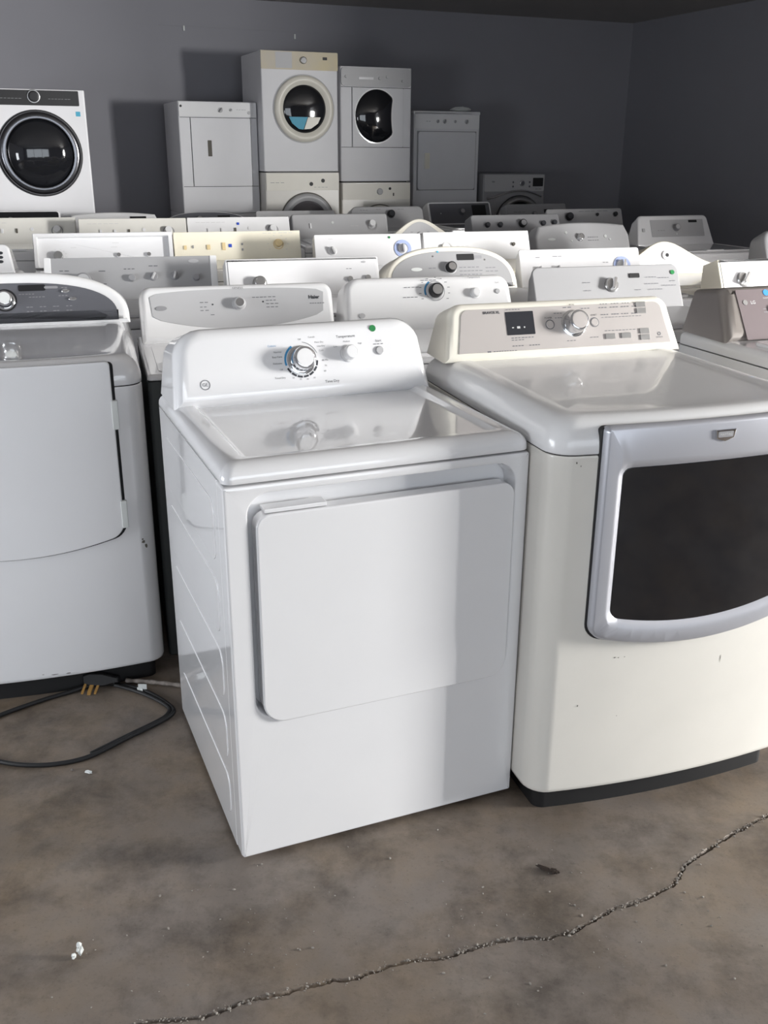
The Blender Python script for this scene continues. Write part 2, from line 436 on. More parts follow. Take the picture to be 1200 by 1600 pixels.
for i, (x, y) in enumerate(cs):
    a = cs[max(0, i - 2)]; c = cs[min(len(cs) - 1, i + 2)]; d = Vector((c[0] - a[0], c[1] - a[1])).normalized(); n = Vector((-d.y, d.x))
    t = i / len(cs); q = Vector((x, y)) + n * (.0035 * noise.noise(Vector((i * .21, 3, 0))) + .002 * noise.noise(Vector((i * .8, 9, 0))))
    wd = (.0020 + .0024 * (1 + noise.noise(Vector((i * .13, 0, 5)))) + random.random() * .0014) * min(1, t * 14 + .15, (1 - t) * 14 + .15)
    L_.append(q + n * wd); R_.append(q - n * wd * random.uniform(.6, 1.3))
bm = bmesh.new()
cor = [room(XL, YF), room(XR, YF), room(XR, 0), room(XL, 0)]
oc = [bm.verts.new(c) for c in cor]
hole = L_ + R_[::-1]
hv = [bm.verts.new((q.x, q.y, 0)) for q in hole]
es = [bm.edges.new((oc[i], oc[(i + 1) % 4])) for i in range(4)] + [bm.edges.new((hv[i], hv[(i + 1) % len(hv)])) for i in range(len(hv))]
bmesh.ops.triangle_fill(bm, edges=es, use_beauty=True, use_dissolve=False)
for f in list(bm.faces):
    if all(v in set(hv) for v in f.verts):
        pass
nL = len(L_)
mid = [bm.verts.new(((a.x + b_.x) / 2, (a.y + b_.y) / 2, -.009)) for a, b_ in zip(L_, R_)]
for i in range(nL - 1):
    a, b_ = hv[i], hv[i + 1]; c, d = hv[2 * nL - 1 - i], hv[2 * nL - 2 - i]
    bm.faces.new((a, b_, mid[i + 1], mid[i])); bm.faces.new((d, c, mid[i], mid[i + 1]))
me = bpy.data.meshes.new('floor'); bm.to_mesh(me); bm.free(); me.materials.append(CONC)
fl = bpy.data.objects.new('floor', me); col.objects.link(fl); fl['kind'] = 'structure'

bm = bmesh.new()
for i in range(900):
    q = random.choice(cs[10:]) if random.random() < .75 else (.2 + random.gauss(0, .5), 1.6 + random.gauss(0, .12))
    s = random.uniform(.0008, .0026) if random.random() < .9 else random.uniform(.003, .0045)
    off = random.gauss(0, .006)
    M = Matrix.Translation((q[0] + off * .4, q[1] + off, s * .3)) @ Matrix.Rotation(random.random() * 6, 4, (random.random(), random.random(), 1)) @ Matrix.Diagonal((s, s * random.uniform(.5, 1), s * .6, 1))
    bmesh.ops.create_icosphere(bm, subdivisions=1, radius=1, matrix=M)
tag(link('concrete_crumbs', bm, CRUMB), 'pale concrete crumbs scattered along the jagged floor crack', 'crumbs', kind='stuff')

def slab(name, boxes, m):
    bm = bmesh.new()
    for x0, x1, y0, y1, z0, z1 in boxes:
        vs = [bm.verts.new(room(x, y, z)) for z in (z0, z1) for x, y in ((x0, y0), (x1, y0), (x1, y1), (x0, y1))]
        for f in ((0, 1, 2, 3), (7, 6, 5, 4), (0, 4, 5, 1), (1, 5, 6, 2), (2, 6, 7, 3), (3, 7, 4, 0)): bm.faces.new([vs[i] for i in f])
    o = link(name, bm, m, None, 20); o['kind'] = 'structure'; return o
T = .15
slab('wall_back', [(XL - T, XR + T, 0, T, 0, CEIL)], WALLM)
e0, e1 = LW_Y; f0, f1 = LW_Z
slab('wall_left', [(XL - T, XL, YF, e0, 0, CEIL), (XL - T, XL, e1, 0, 0, CEIL), (XL - T, XL, e0, e1, 0, f0), (XL - T, XL, e0, e1, f1, CEIL)], WALLM)
slab('added_window', [(XL - .1, XL - .05, y - .02, y + .02, f0, f1) for y in (e0 + .02, (e0 + e1) / 2, e1 - .02)], STEEL)  # bars of the added left opening, out of view
d0, d1 = DOOR_Y
slab('wall_right', [(XR, XR + T, YF, d0, 0, CEIL), (XR, XR + T, d1, 0, 0, CEIL), (XR, XR + T, d0, d1, 2.4, CEIL)], WALLM)
x0, x1 = WIN_X; z0, z1 = WIN_Z
slab('wall_front', [(XL - T, x0, YF - T, YF, 0, CEIL), (x1, XR + T, YF - T, YF, 0, CEIL), (x0, x1, YF - T, YF, 0, z0), (x0, x1, YF - T, YF, z1, CEIL)], WALLM)
slab('window_1', [(a - .03, a + .03, YF - .1, YF - .03, z0, z1) for a in (x0 + .03, -2.1, -.25, x1 - .03)], STEEL)
slab('ceiling', [(XL - T, XR + T, YF - T, T, CEIL, CEIL + .1)], CEILM)
# thin ridge running along the back wall, with two small pale clips hanging from it
slab('trim_1', [(.02, 2.1, -.006, 0, 2.553, 2.561)], WALLM)
for i, (lx, z) in enumerate(((.24, 2.54), (1.28, 2.515))):
    b = bmesh.new(); F = Frame(room(lx, -.004, z), (0, 0, 1), -RD, U=RX); plate(b, F, rr(-.008, .008, -.022, .02, .004, 3), -.001, .008, .003)
    o = link('wall_clip', b, PAPER); tag(o, ('small pale clip on the back wall above the leftmost stacked dryer', 'small pale clip on the back wall above the yellowed panel dryer')[i], 'clip', 'clips on the back wall')
for i, (px, py) in enumerate(((1.95, -.75), (3.05, -1.3), (3.75, -2.3))):
    b = bmesh.new(); F = Frame(room(px, py, CEIL), RX, (0, 0, -1), U=-RD); plate(b, F, rr(-.07, .07, -.13, .13, .01, 3), -.001, .010, .003)
    o = link('ceiling_vent', b, BLK); tag(o, ('dark slot in the ceiling above the stacked dryers', 'dark slot in the ceiling near the far right corner', 'dark slot in the ceiling at the top edge, nearest to the viewer')[i], 'vent', 'dark slots in the ceiling')

# ---------------------------------------------------------------- front row: narrow white dryer in the centre
W, D = .686, .69
t = thing('dryer', 'glossy white dryer in the middle of the front row with a green dot sticker', 'dryer', (.003, 1.909, 0), 22.45)
b = bmesh.new(); stack(b, [(x, y + .05) for x, y in plan(W, D - .05, .004)], [(.012, 0), (.897, 0)]); cab = link('cabinet', b, WHITE, t)
# pressed side panel ribs
for sx in (-1, 1):
    b = bmesh.new()
    S = Frame((sx * W / 2, .0, 0), (0, 0, 1), (sx, 0, 0), U=(0, 1, 0))
    for z_0, z_1 in ((.70, .84), (.53, .66), (.37, .49), (.21, .33), (.06, .17)):
        plate(b, S, rr(.09, .63, z_0, z_1, .035, 5), -.002, .0016, .0015, 3)
    link('side_ribs', b, WHITE, cab)
# front panel with a real recess behind the door
b = bmesh.new(); F0 = FRONT()
out = rr(-W / 2, W / 2, .012, .895, .006, 7); inn = rr(-.294, .309, .363, .874, .045, 7)
out2 = inset(out, .004)
loft(b, [[F0(u, v, -.05) for u, v in out], [F0(u, v, -.008) for u, v in out], [F0(u, v, -.002) for u, v in inset(out, .002)], [F0(u, v, 0) for u, v in inset(out, .007)],
         [F0(u, v, 0) for u, v in inset(inn, -.006)], [F0(u, v, -.002) for u, v in inset(inn, -.002)], [F0(u, v, -.006) for u, v in inn], [F0(u, v, -.042) for u, v in inset(inn, .006)]], caps=(False, True))
link('front_panel', b, WHITE, t)
b = bmesh.new(); plate(b, F0, rr(-.281, .305, .352, .832, .034, 7, rs=(.05, .05, .03, .03)), -.026, .009, .004, 4); dr = link('door', b, WHITE, t)
b = bmesh.new(); plate(b, F0, rr(-.262, -.13, .833, .842, .002, 2), -.03, .003, .002); link('door_lip', b, WHITE, dr)
# moulded top
P = plan(W, D, .022)
b = bmesh.new(); pstack(b, W, D, .022, 0, [(.898, .003), (.900, .0)] + [(.908 + .030 * sin(a), .034 * (1 - cos(a))) for a in [pi / 2 * i / 6 for i in range(7)]] + [(.938, .052), (.936, .056), (.930, .064), (.9285, .072)])
link('top_deck', b, WHITE, t, 60)
F, cw, h = console(t, W, D, .932, 1.115, .485, 'trap', .075, 22, WHITE, .036, .672, flare=.012)
U = -.012
knob(t, F, U, .098, .031, 'dial', CHROME, SOFTW, h=.040)
ringarc(t, F, U, .098, .0385, .0435, radians(195), radians(120), BLUE, 'dial_ring_auto')
ringarc(t, F, U, .098, .0385, .0435, radians(205), radians(360), PRINTD, 'dial_ring_timer', gaps=7)
ringarc(t, F, U, .098, .045, .0462, radians(80), radians(20), PRINT, 'dial_ring_fine')
def tx(s, u, v, size=.0085, m=PRINTD, al='CENTER'): text(t, F, s, u, v, size, m, align=al)
tx('Time Dry', U + .073, .040, .0095)
tx('Temperature', .112, .150, .0095)
tx('Start', .199, .133, .0085)
for s, u, v, m in (('Cottons', U - .060, .138, BLUE), ('Normal', U - .048, .122, PRINT), ('Easy Care', U - .048, .110, PRINTD), ('Delicates', U - .050, .094, PRINTD), ('Off', U - .050, .078, PRINT), ('Timed Dry', U - .046, .058, PRINTD)):
    tx(s, u, v, .0062, m, 'RIGHT')
for s, u, v in (('Off', U + .002, .150), ('Casuals', U + .034, .154), ('More Dry', U + .052, .140), ('Less Dry', U + .056, .130), ('Cool', U + .055, .119), ('80 Min', U + .062, .094), ('70', U + .062, .080), ('60', U + .058, .067), ('50', U + .028, .052), ('40', U + .010, .050), ('30', U - .008, .051), ('20', U - .026, .056)):
    tx(s, u, v, .0058, PRINT)
knob(t, F, .115, .106, .019, 'dial', SOFTW, SOFTW, h=.030)
for s, u, v in (('Medium', .113, .137), ('Low', .082, .126), ('High', .148, .130)): tx(s, u, v, .0058, PRINT)
knob(t, F, .199, .108, .011, 'button', LGREY)
dashes(t, F, [(.184, .125, .03, .002, 3)])
b = bmesh.new(); lathe(b, F, .188, .166, [(.0085, 0), (.0085, .001)], 20); link('round_sticker', b, GREEN, t)
# round monogram
ringarc(t, F, -.258, .056, .0105, .0122, 0, 2 * pi, PRINT, 'badge_ring'); tx('GE', -.258, .056, .0115, PRINT)

# ---------------------------------------------------------------- the two wide dryers beside it share a platform
def wide_body(label, loc, yaw, W, D, bow, wm, pm, r=.05):
    t = thing('dryer', label, 'dryer', loc, yaw)
    b = bmesh.new(); P = plan(W, D, r, bow); stack(b, P, [(.062, .006), (.066, .001), (.075, 0), (.905, 0), (.909, .003)]); link('cabinet', b, wm, t, 50)
    b = bmesh.new(); stack(b, inset(P, .03), [(.0, 0), (.063, 0)]); link('toe_kick', b, RUB, t)
    b = bmesh.new(); stack(b, inset(P, .004), [(.905, 0), (.914, 0)]); link('deck_seam', b, GAP, t)
    zs = [(.911, .003), (.914, 0), (.925, 0)] + [(.925 + .062 * sin(a), .050 * (1 - cos(a))) for a in [pi / 2 * i / 7 for i in range(1, 8)]]
    b = bmesh.new(); pstack(b, W, D, r, bow, zs + [(.987, .075), (.984, .085), (.984, .15)]); link('top_deck', b, pm, t, 60)
    return t
def door_outline(x0, x1, zt, zc, zm, rb=.03, rt=.012, slant=0):
    """flat top, sagging bottom"""
    P = []; N = 22
    def zb_(x): q = (x - (x0 + x1) / 2) / ((x1 - x0) / 2); return zm + (zc - zm) * q * q
    q_ = [rb * (1 - cos(pi / 2 * i / 6)) for i in range(6)]
    xs = [x0 + k for k in q_] + [x0 + rb + (x1 - x0 - 2 * rb) * i / N for i in range(N + 1)] + [x1 - k for k in q_[::-1]]
    for x in xs:
        z = zb_(x); dd = min(x - x0, x1 - x)
        if dd < rb: z += rb - sqrt(max(0, rb * rb - (rb - dd) ** 2))
        P.append((x, z))
    for i in range(5):
        a = pi / 2 * i / 4; P.append((x1 - slant - rt + rt * cos(a), zt - rt + rt * sin(a)))
    for i in range(5):
        a = pi / 2 + pi / 2 * i / 4; P.append((x0 + slant + rt + rt * cos(a), zt - rt + rt * sin(a)))
    return P

# right: wide bisque-sided dryer with a silver framed window door
W, D, BOW = .728, .78, .028
t = wide_body('wide off-white dryer at the front right with a silver framed dark window door', (.698, 2.058, 0), 18, W, D, BOW, OLDW, SOFTW)
G0 = FRONT(BOW, W / 2)
b = bmesh.new(); curved_plate(b, G0, door_outline(-.262, .298, .972, .481, .442, .032), -.012, .004); link('door_gap_line', b, BLK, t, 30)  # dark plate standing in for the shadowed gap line around the door
b = bmesh.new(); DO = door_outline(-.258, .294, .975, .486, .446, .03); WO = door_outline(-.208, .244, .880, .530, .502, .02, .016)
# the frame is a ring between two outlines of equal count
DQ, WQ = inset(DO, .007), inset(WO, -.008)
loft(b, [[FLAT(u, v, -.002) for u, v in DO], [FLAT(u, v, .014) for u, v in DO], [FLAT(u, v, .022) for u, v in DQ], [FLAT(u, v, .023) for u, v in inset(WO, -.022)], [FLAT(u, v, .016) for u, v in WQ], [FLAT(u, v, .010) for u, v in WO]], caps=(False, False))
bend(b, G0)
dr = link('door', b, SILV, t, 50)
b = bmesh.new(); curved_plate(b, G0, inset(WO, -.002), .001, .012, .002); link('door_window', b, GLASS, dr, 30)
b = bmesh.new(); plate(b, G0, [(-.022, .0), (-.015, -.022), (.004, -.028), (.022, -.022), (.026, .0)] and [(.0 - .026 + .02, .955), (-.002, .935), (.020, .928), (.042, .935), (.046, .955)], .020, .027, .002); bd = link('badge', b, CHROME, dr)
b = bmesh.new(); plate(b, G0, rr(.0, .038, .938, .951, .002, 2), .0268, .0282, .0005); pl_ = link('badge_plate', b, MGREY, bd)
text(dr, G0, 'MAYTAG', .019, .9445, .0075, PRINTL, 'badge_lettering', n=.0288)
for u, v, l in ((-.255, .44, .012), (-.235, .442, .01), (-.11, .40, .03)):
    pass
ZB = .986
F, cw, h = console(t, W, D, ZB, 1.132, .625, 'trap', .045, 24, CREAMP, .020, W - .004, flare=.022)
b = bmesh.new(); PP = inset(outline('trap', cw, h, .045, .022), .021); PP = [(u * (.955 if u < 0 else .97), max(v, .005)) for u, v in PP]
plate(b, F, PP, -.002, .0025, .001); link('control_panel', b, WARMS, t)
def tb(s, u, v, size, m=PRINTD, al='CENTER', bold=0): text(t, F, s, u, v, size, m, align=al, n=.0032, bold=bold)
tb('BRAVOS XL', -.215, .128, .0095, PRINTD, 'CENTER', .0003)
patch(t, F, 'display', -.175, -.092, .064, .128, SMOKE, .002, .004)
dashes(t, F, [(-.160, .084, .008, .003, 1), (-.145, .084, .012, .006, 1), (-.125, .084, .006, .004, 1)], PRINTL, 'display_symbols', n=.0046)
dashes(t, F, [(-.172, .134, .045, .0018, 5), (-.165, .056, .07, .0022, 7), (-.165, .050, .04, .002, 4), (-.165, .034, .035, .0024, 4), (-.115, .034, .035, .0024, 4), (-.24, .022, .014, .004, 1), (-.222, .022, .07, .0018, 9),
              (.0, .133, .03, .0022, 2), (.055, .128, .03, .0022, 3), (-.03, .118, .028, .0018, 3), (-.028, .105, .024, .0018, 3), (.0, .040, .03, .0018, 3), (.072, .046, .03, .0018, 3)], PRINT, n=.0032)
tb('POWER', -.048, .106, .0065); tb('START', .092, .108, .0065); tb('MORE', .028, .140, .006)
for u, r in ((-.045, .0115), (.092, .0115)):
    knob(t, F, u, .088, r, 'button', WARMS); ringarc(t, F, u, .088, r, r * 1.18, 0, 2 * pi, PRINT, 'button_ring', n=.0034)
knob(t, F, .028, .088, .032, 'dial', CHROME, WARMS, h=.040)
dashes(t, F, [(.115 + .035 * i, .138, .026, .002, 3) for i in range(3)] + [(.11 + .035 * i, .128, .028, .0024, 3) for i in range(4)] + [(.115 + .032 * i, .108, .026, .0024, 3) for i in range(4)] + [(.115, .100, .13, .0014, 12), (.120, .062, .10, .0018, 9)], PRINT, n=.0032)
for u, v in ((.135, .046), (.185, .046), (.245, .056), (.245, .038), (.243, .132), (.243, .114)):
    patch(t, F, 'button', u - .015, u + .015, v - .0075, v + .0075, STEEL, .0015, .006)
tb('SENSOR', .292, .036, .006, PRINT); ringarc(t, F, .292, .046, .003, .0052, 0, 2 * pi, PRINT, 'printing', n=.0032)
# chips in the paint on the corner of the deck
def chips(t, G, pts, m=BLK, name='paint_chip'):
    for u, v, a, c in pts:
        b = bmesh.new(); N = 7; q = [b.verts.new(G(u + a * cos(2 * pi * i / N) * random.uniform(.5, 1.2), v + c * sin(2 * pi * i / N) * random.uniform(.5, 1.2), .0007)) for i in range(N)]
        b.faces.new(q); link(name, b, m, t)
chips(t, G0, [(-.31, .895, .0016, .003), (-.300, .888, .001, .002), (-.18, .418, .004, .0014), (-.17, .417, .002, .0014), (-.155, .417, .002, .001), (.11, .372, .001, .012), (-.262, .30, .0015, .003), (-.16, .26, .0015, .001)], SLOT)

# left: wide grey-panelled white dryer in shade
W, D, BOW = .737, .78, .030
t = wide_body('wide white dryer at the front left with an arched slate grey control panel', (-1.0142, 2.4984, 0), 16, W, D, BOW, WHITE, WHITE, r=.045)
G0 = FRONT(BOW, W / 2)
b = bmesh.new(); curved_plate(b, G0, door_outline(-.294, .294, .978, .484, .443, .035), -.012, .0015); link('door_gap', b, GAP, t, 30)
b = bmesh.new(); curved_plate(b, G0, door_outline(-.290, .286, .982, .488, .447, .035), -.004, .011, .004); dr = link('door', b, WHITE, t, 30)
for z_ in (.795, .508):
    b = bmesh.new(); plate(b, G0, rr(.281, .298, z_, z_ + .080, .002, 2), -.001, .014, .002); link('hinge', b, PAPER, dr)
b = bmesh.new(); P = plan(W, D, .045, BOW)
F, cw, h = console(t, W, D, .986, 1.148, .60, 'arch', .03, 24, SOFTW, .022, W - .006)
A = inset(outline('arch', cw, h), .040); A = [(u * 1.012, max(v, .004)) for u, v in A]
b = bmesh.new(); plate(b, F, A, -.002, .0025, .001); link('control_panel', b, DGREY, t)
knob(t, F, -.012, .082, .026, 'dial', CHROME, PAPER, h=.034); ringarc(t, F, -.012, .082, .030, .036, 0, 2 * pi, BLK, 'dial_ring', n=.0034)
patch(t, F, 'display', .030, .112, .110, .130, BLK, .005, .004); patch(t, F, 'display_bar', .108, .150, .116, .124, MGREY, .004, .0045)
for u, v in ((.172, .106), (.192, .080)):
    b = bmesh.new(); lathe(b, F, u, v, [(.013, .001), (.012, .007), (.007, .010)], 20, .55); link('button', b, CHROME, t)
dashes(t, F, [(-.2 + .055 * i, v, .03, .002, 3) for i in range(3) for v in (.05, .07, .09)] + [(.05 + .04 * i, v, .022, .0022, 2) for i in range(4) for v in (.044, .058)] + [(.16, .118, .02, .002, 2), (.15, .092, .03, .002, 3)], MGREY, n=.0032)
dashes(t, F, [(.03, .10, .05, .002, 5), (.06, .09, .05, .002, 5)], MGREY, n=.0032)
chips(t, G0, [(.335, .455, .006, .006), (.341, .44, .004, .008), (.333, .462, .003, .004), (.05, .076, .012, .0015), (.09, .074, .01, .0015), (.02, .08, .004, .001)], SLOT)

# ---------------------------------------------------------------- second row
ROW = 'washers and dryers standing in rows'
S3 = ('marks',)
appliance('dryer', 'white dryer with a long grey oval panel behind the front centre dryer', -.35, 2.83, 16, kind='trap', r=.04, bev=.022, w=.66, zt=1.085, zb=.905, yb=.49, washer=False,
  cm=SOFTW, group=None, items=[
  ('lens', ),] if False else [
  ('knob', .50, .64, .020, 'dial', LGREY, CHROME), ('marks', .50, .64, .036, 9, PRINTD),
  ('oval', .105, .60, .019, .008, MGREY), ('text', 'Haier', .895, .71, .017, PRINTD, .0006), ('text', 'GENESIS', .50, .915, .010, PRINT), ('dash', [(.87, .60, .08, 6), (.57, .74, .06, 3), (.63, .74, .07, 3), (.64, .68, .06, 3), (.64, .62, .07, 3), (.64, .56, .07, 3), (.30, .68, .05, 2), (.30, .60, .04, 2), (.30, .54, .05, 2), (.35, .46, .03, 1)]),
  ('sq', .365, .64, .0025, PRINTD), ('sq', .625, .66, .0025, PRINTD)])
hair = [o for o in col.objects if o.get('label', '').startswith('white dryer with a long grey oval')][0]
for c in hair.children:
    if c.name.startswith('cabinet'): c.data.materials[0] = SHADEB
# its lens-shaped grey insert, flat at the top and bellied below
th = radians(22); F = Frame((0, .49, .905), (0, sin(th), cos(th)), (0, -cos(th), sin(th)))
hh = (1.085 - .905) / cos(th)
L2 = []
for i in range(25):
    x = -.29 + .58 * i / 24; q = abs(x) / .29; z = .042 + .042 * q ** 2.2 + (0 if q < .97 else .006); L2.append((x, z))
for i in range(25):
    x = .29 - .58 * i / 24; x *= 1.02; q = abs(x) / .296; L2.append((x, .176 - .012 * q ** 3 - (0 if q < .97 else .008)))
b = bmesh.new(); plate(b, F, L2, -.001, .0022, .001); link('control_panel', b, LGREY, hair)

appliance('washer', 'white washer with a black capped dial behind the front centre dryer', .31, 3.06, 16, kind='trap', r=.055, bev=.026, w=.655, zt=1.09, zb=.905, yb=.485, flare=.01, cm=SOFTW, group=None, items=[
  ('knob', .53, .70, .026, 'dark', LGREY, STEEL), ('ring', .53, .70, .034, .0365, MGREY), ('marks', .53, .70, .050, 11, PRINT), ('text', 'Temperature', .765, .93, .009, PRINT),
  ('knob', .765, .64, .017, 'dial', SOFTW, SOFTW), ('text', 'Start', .90, .82, .008, PRINT), ('knob', .90, .66, .009, 'button', LGREY, None),
  ('oval', .10, .30, .011, .009, LGREY), ('dash', [(.35, .78, .09, 4), (.34, .60, .09, 4), (.45, .90, .10, 4)])])
ge = [o for o in col.objects if o.get('label', '').startswith('white washer with a black capped')][0]
ringarc(ge, Frame((0, .485, .905), (0, sin(th), cos(th)), (0, -cos(th), sin(th))), .02, .14, .036, .042, radians(200), radians(120), BLUE, 'dial_ring', n=.001)

appliance('washer', 'washer with a flat light grey panel, pointed chrome knob and light green dot', 1.03, 3.39, 16, W=.70, D=.60, kind='trap', r=.03, bev=.006, w=.64, zt=1.09, zb=.93, yb=.49, lean=28, cm=MLG, dk=LGREY, lidm=LGREY, group=None, items=[
  ('knob', .52, .55, .027, 'bar', CHROME, STEEL, 1.2), ('disp', .65, .72, .70, .80, BLK), ('dot', .955, .80, .009, GREEN),
  ('dash', [(.76, .70, .08, 4), (.85, .68, .08, 4), (.93, .60, .04, 2), (.75, .55, .10, 5), (.87, .50, .10, 5), (.77, .42, .10, 5), (.33, .62, .05, 2), (.33, .44, .05, 2), (.68, .42, .04, 2)])])

# graphite machine at the right edge
t = thing('washer', 'graphite washer at the right edge with a glossy dark panel and blue dot', 'washing machine', (1.525, 2.58, 0), 20)
body(t, .70, .72, 0, .93, WHITE, .02); deck(t, .70, .72, .933, .975, WHITE, .02, 0, .02)
F, cw, h = console(t, .70, .72, .975, 1.135, .48, 'trap', .02, 32, TAUPE, .034, .70, flare=.03)
patch(t, F, 'control_panel', -.280, .27, .004, h - .022, TAUPED, .003, .003)
b = bmesh.new(); lathe(b, F, -.255, .124, [(.0085, .002), (.0085, .0045)], 20); link('badge', b, STEEL, t)
text(t, F, 'LG', -.226, .123, .015, PRINTL, n=.0035, bold=.0003)
text(t, F, 'Inverter Direct Drive', -.15, .136, .008, PRINTL, n=.0035)
b = bmesh.new(); lathe(b, F, -.17, .153, [(.010, .003), (.010, .0045)], 20); link('round_sticker', b, SKYB, t)
knob(t, F, -.16, .098, .013, 'plain', CHROME, h=.01); text(t, F, 'Sensor Dry', -.12, .03, .011, PRINTL, n=.0035); dashes(t, F, [(-.195, .10, .02, .002, 1), (-.195, .09, .02, .002, 1)], MGREY, n=.0035)
b = bmesh.new(); plate(b, UP, rr(-.30, .30, .04, .44, .03), .974, .985, .006); link('lid', b, WHITE, t)

# ---------------------------------------------------------------- third row
appliance('washer', 'washer with a plain mid grey flat panel, five knobs and white end caps', -.93, 3.60, 13, W=.69, kind='trap', r=.008, bev=.004, w=.675, zt=1.09, zb=.925, yb=.50, lean=26, cm=SOFTW, dk=LGREY, lidm=LGREY,
  panel=(MLG, 0.0), items=[
  ('knob', .21, .42, .034, 'dial', MGREY, LGREY), ('marks', .21, .42, .056, 7, PRINTD), ('knob', .495, .50, .015, 'plain', MGREY, None), ('knob', .625, .53, .017, 'bar', LGREY, MGREY, 1.1), ('knob', .755, .54, .017, 'bar', LGREY, MGREY, 1.3), ('knob', .885, .48, .014, 'plain', MGREY, None),
  ('oval', .875, .88, .022, .008, LGREY), ('dash', [(.07, .70, .06, 2), (.30, .68, .05, 1), (.30, .38, .06, 1), (.45, .72, .07, 3), (.60, .78, .06, 2)], PRINTD)])
g3 = [o for o in col.objects if o.get('label', '').startswith('washer with a plain mid grey')][0]
F = Frame((0, .50, .925), (0, sin(radians(26)), cos(radians(26))), (0, -cos(radians(26)), sin(radians(26))))
for sx in (-1, 1):
    b = bmesh.new(); plate(b, F, rr(sx * .336 - .014, sx * .336 + .014, -.002, .184, .004, 3), -.01, .006, .003); link('end_cap', b, SOFTW, g3)
appliance('washer', 'white washer with chrome dial left and two small chrome knobs right', -.20, 3.63, 15, W=.67, kind='trap', r=.008, bev=.005, w=.65, zt=1.09, zb=.93, yb=.50, lean=24, cm=SOFTW, panel=(WHITE, .012), items=[
  ('knob', .21, .40, .026, 'dial', STEEL, STEEL), ('marks', .21, .40, .042, 12, PRINTL), ('knob', .80, .44, .012, 'plain', STEEL, None), ('knob', .92, .46, .012, 'plain', STEEL, None),
  ('oval', .90, .86, .010, .004, LGREY), ('dash', [(.38, .34, .25, 12), (.78, .70, .04, 2)])])
# arched machine, a smaller relation of the one at the front left
def arched(label, x, y, yaw, capm, pm, rim, W=.70, zt=1.12, zb=.935, yb=.50, tag_=True, group=ROW):
    t = thing('washer', label, 'washing machine', (x, y, 0), yaw, group)
    body(t, W, .68, 0, .895, WHITE, .02); deck(t, W, .68, .898, zb, LGREY, .02, 0, .02)
    b = bmesh.new(); plate(b, UP, rr(-.30, .30, .04, yb - .04, .04), zb - .002, zb + .010, .006); link('lid', b, LGREY, t)
    F, cw, h = console(t, W, .68, zb, zt, yb, 'arch', .03, 24, capm, .016, W - .01)
    A = inset(outline('arch', cw, h), rim); A = [(u, max(v, .004)) for u, v in A]
    b = bmesh.new(); plate(b, F, A, -.002, .0025, .001); link('control_panel', b, pm, t)
    return t, F, cw, h
t, F, cw, h = arched('arched off-white washer with light grey panel and chrome ball knob in the third row', .44, 3.88, 16, CREAMP, MLG, .026, W=.63, group=None)
controls(t, F, cw, h, [('knob', .495, .50, .024, 'dark', LGREY, CHROME), ('disp', .55, .68, .66, .80, BLK), ('disp', .68, .74, .69, .76, MGREY), ('oval', .24, .48, .026, .008, PAPER),
  ('sq', .41, .86, .004, TEAL), ('dot', .37, .76, .004, CHROME), ('dot', .76, .66, .004, CHROME), ('dash', [(.33, .50, .06, 2), (.42, .22, .08, 3), (.56, .50, .16, 5), (.56, .42, .18, 6), (.56, .34, .18, 6), (.56, .26, .20, 6), (.76, .48, .08, 3), (.76, .40, .10, 3)])])
patch(t, F, 'paper_label', -.265, -.155, .018, .052, PAPER, .001, .0035)
appliance('washer', 'white washer with two grey half-turn knobs at left and a blue-ringed dial at right', 1.07, 4.12, 17, W=.63, D=.60, kind='trap', r=.012, bev=.004, w=.62, zt=1.09, zb=.93, yb=.50, lean=24, cm=WHITE, items=[
  ('knob', .15, .42, .019, 'bar', LGREY, SOFTW, 1.5), ('knob', .30, .43, .019, 'bar', LGREY, SOFTW, 1.5), ('ring', .84, .50, .030, .044, mat('pale_blue_print', rgb(170, 185, 225), .5)), ('knob', .84, .50, .026, 'bar', CHROME, SOFTW, 1.3),
  ('dot', .06, .06, .005, MGREY), ('dash', [(.13, .78, .04, 1), (.27, .80, .09, 2), (.68, .60, .05, 2)])])
appliance('washer', 'cream-edged white washer at the right with one big steel grip knob', 1.895, 3.76, 18, W=.71, kind='trap', r=.004, bev=.004, w=.70, zt=1.09, zb=.93, yb=.48, lean=26, cm=BISQ, panel=(WHITE, .012), items=[
  ('knob', .16, .50, .030, 'bar', STEEL, STEEL, .9), ('marks', .16, .50, .048, 9, PRINTL), ('dash', [(.06, .80, .05, 1), (.22, .76, .05, 1), (.25, .38, .06, 1)])])
def bell(label, x, y, yaw, cm, fm, mk, W=.68, zt=1.115):
    t = thing('washer', label, 'washing machine', (x, y, 0), yaw, ROW)
    body(t, W, .66, 0, .885, OLDW); deck(t, W, .66, .888, .925, OLDW)
    b = bmesh.new(); plate(b, UP, rr(-.29, .29, .04, .46, .03), .923, .934, .005); link('lid', b, OLDW, t)
    F, cw, h = console(t, W, .66, .925, zt, .50, 'bell', .03, 24, cm, .008)
    P = [(.74 * u, .016 + .82 * v) for u, v in outline('bell', cw, h)][2:]
    P = [(u, v) for u, v in P]; P = [(P[-1][0], .03), (P[0][0], .03)] + P
    b = bmesh.new(); plate(b, F, P, -.001, .0022, .001); link('control_panel', b, fm, t)
    b = bmesh.new(); lathe(b, F, 0, .098, [(.026, .002), (.024, .010), (.020, .012)]); k = link('dial_ring', b, fm, t)
    b = bmesh.new(); lathe(b, F, 0, .098, [(.010, .012), (.010, .0135)], 18); link('knob_socket', b, BLK, k)
    dashes(t, F, [(s * .055 - .014 + .03 * s * j, .055 + .022 * i, .022, .0022, 1) for s in (-1, 1) for i in range(4) for j in range(3) if .055 + .022 * i < .15 - .03 * j], mk, n=.003)
    return t
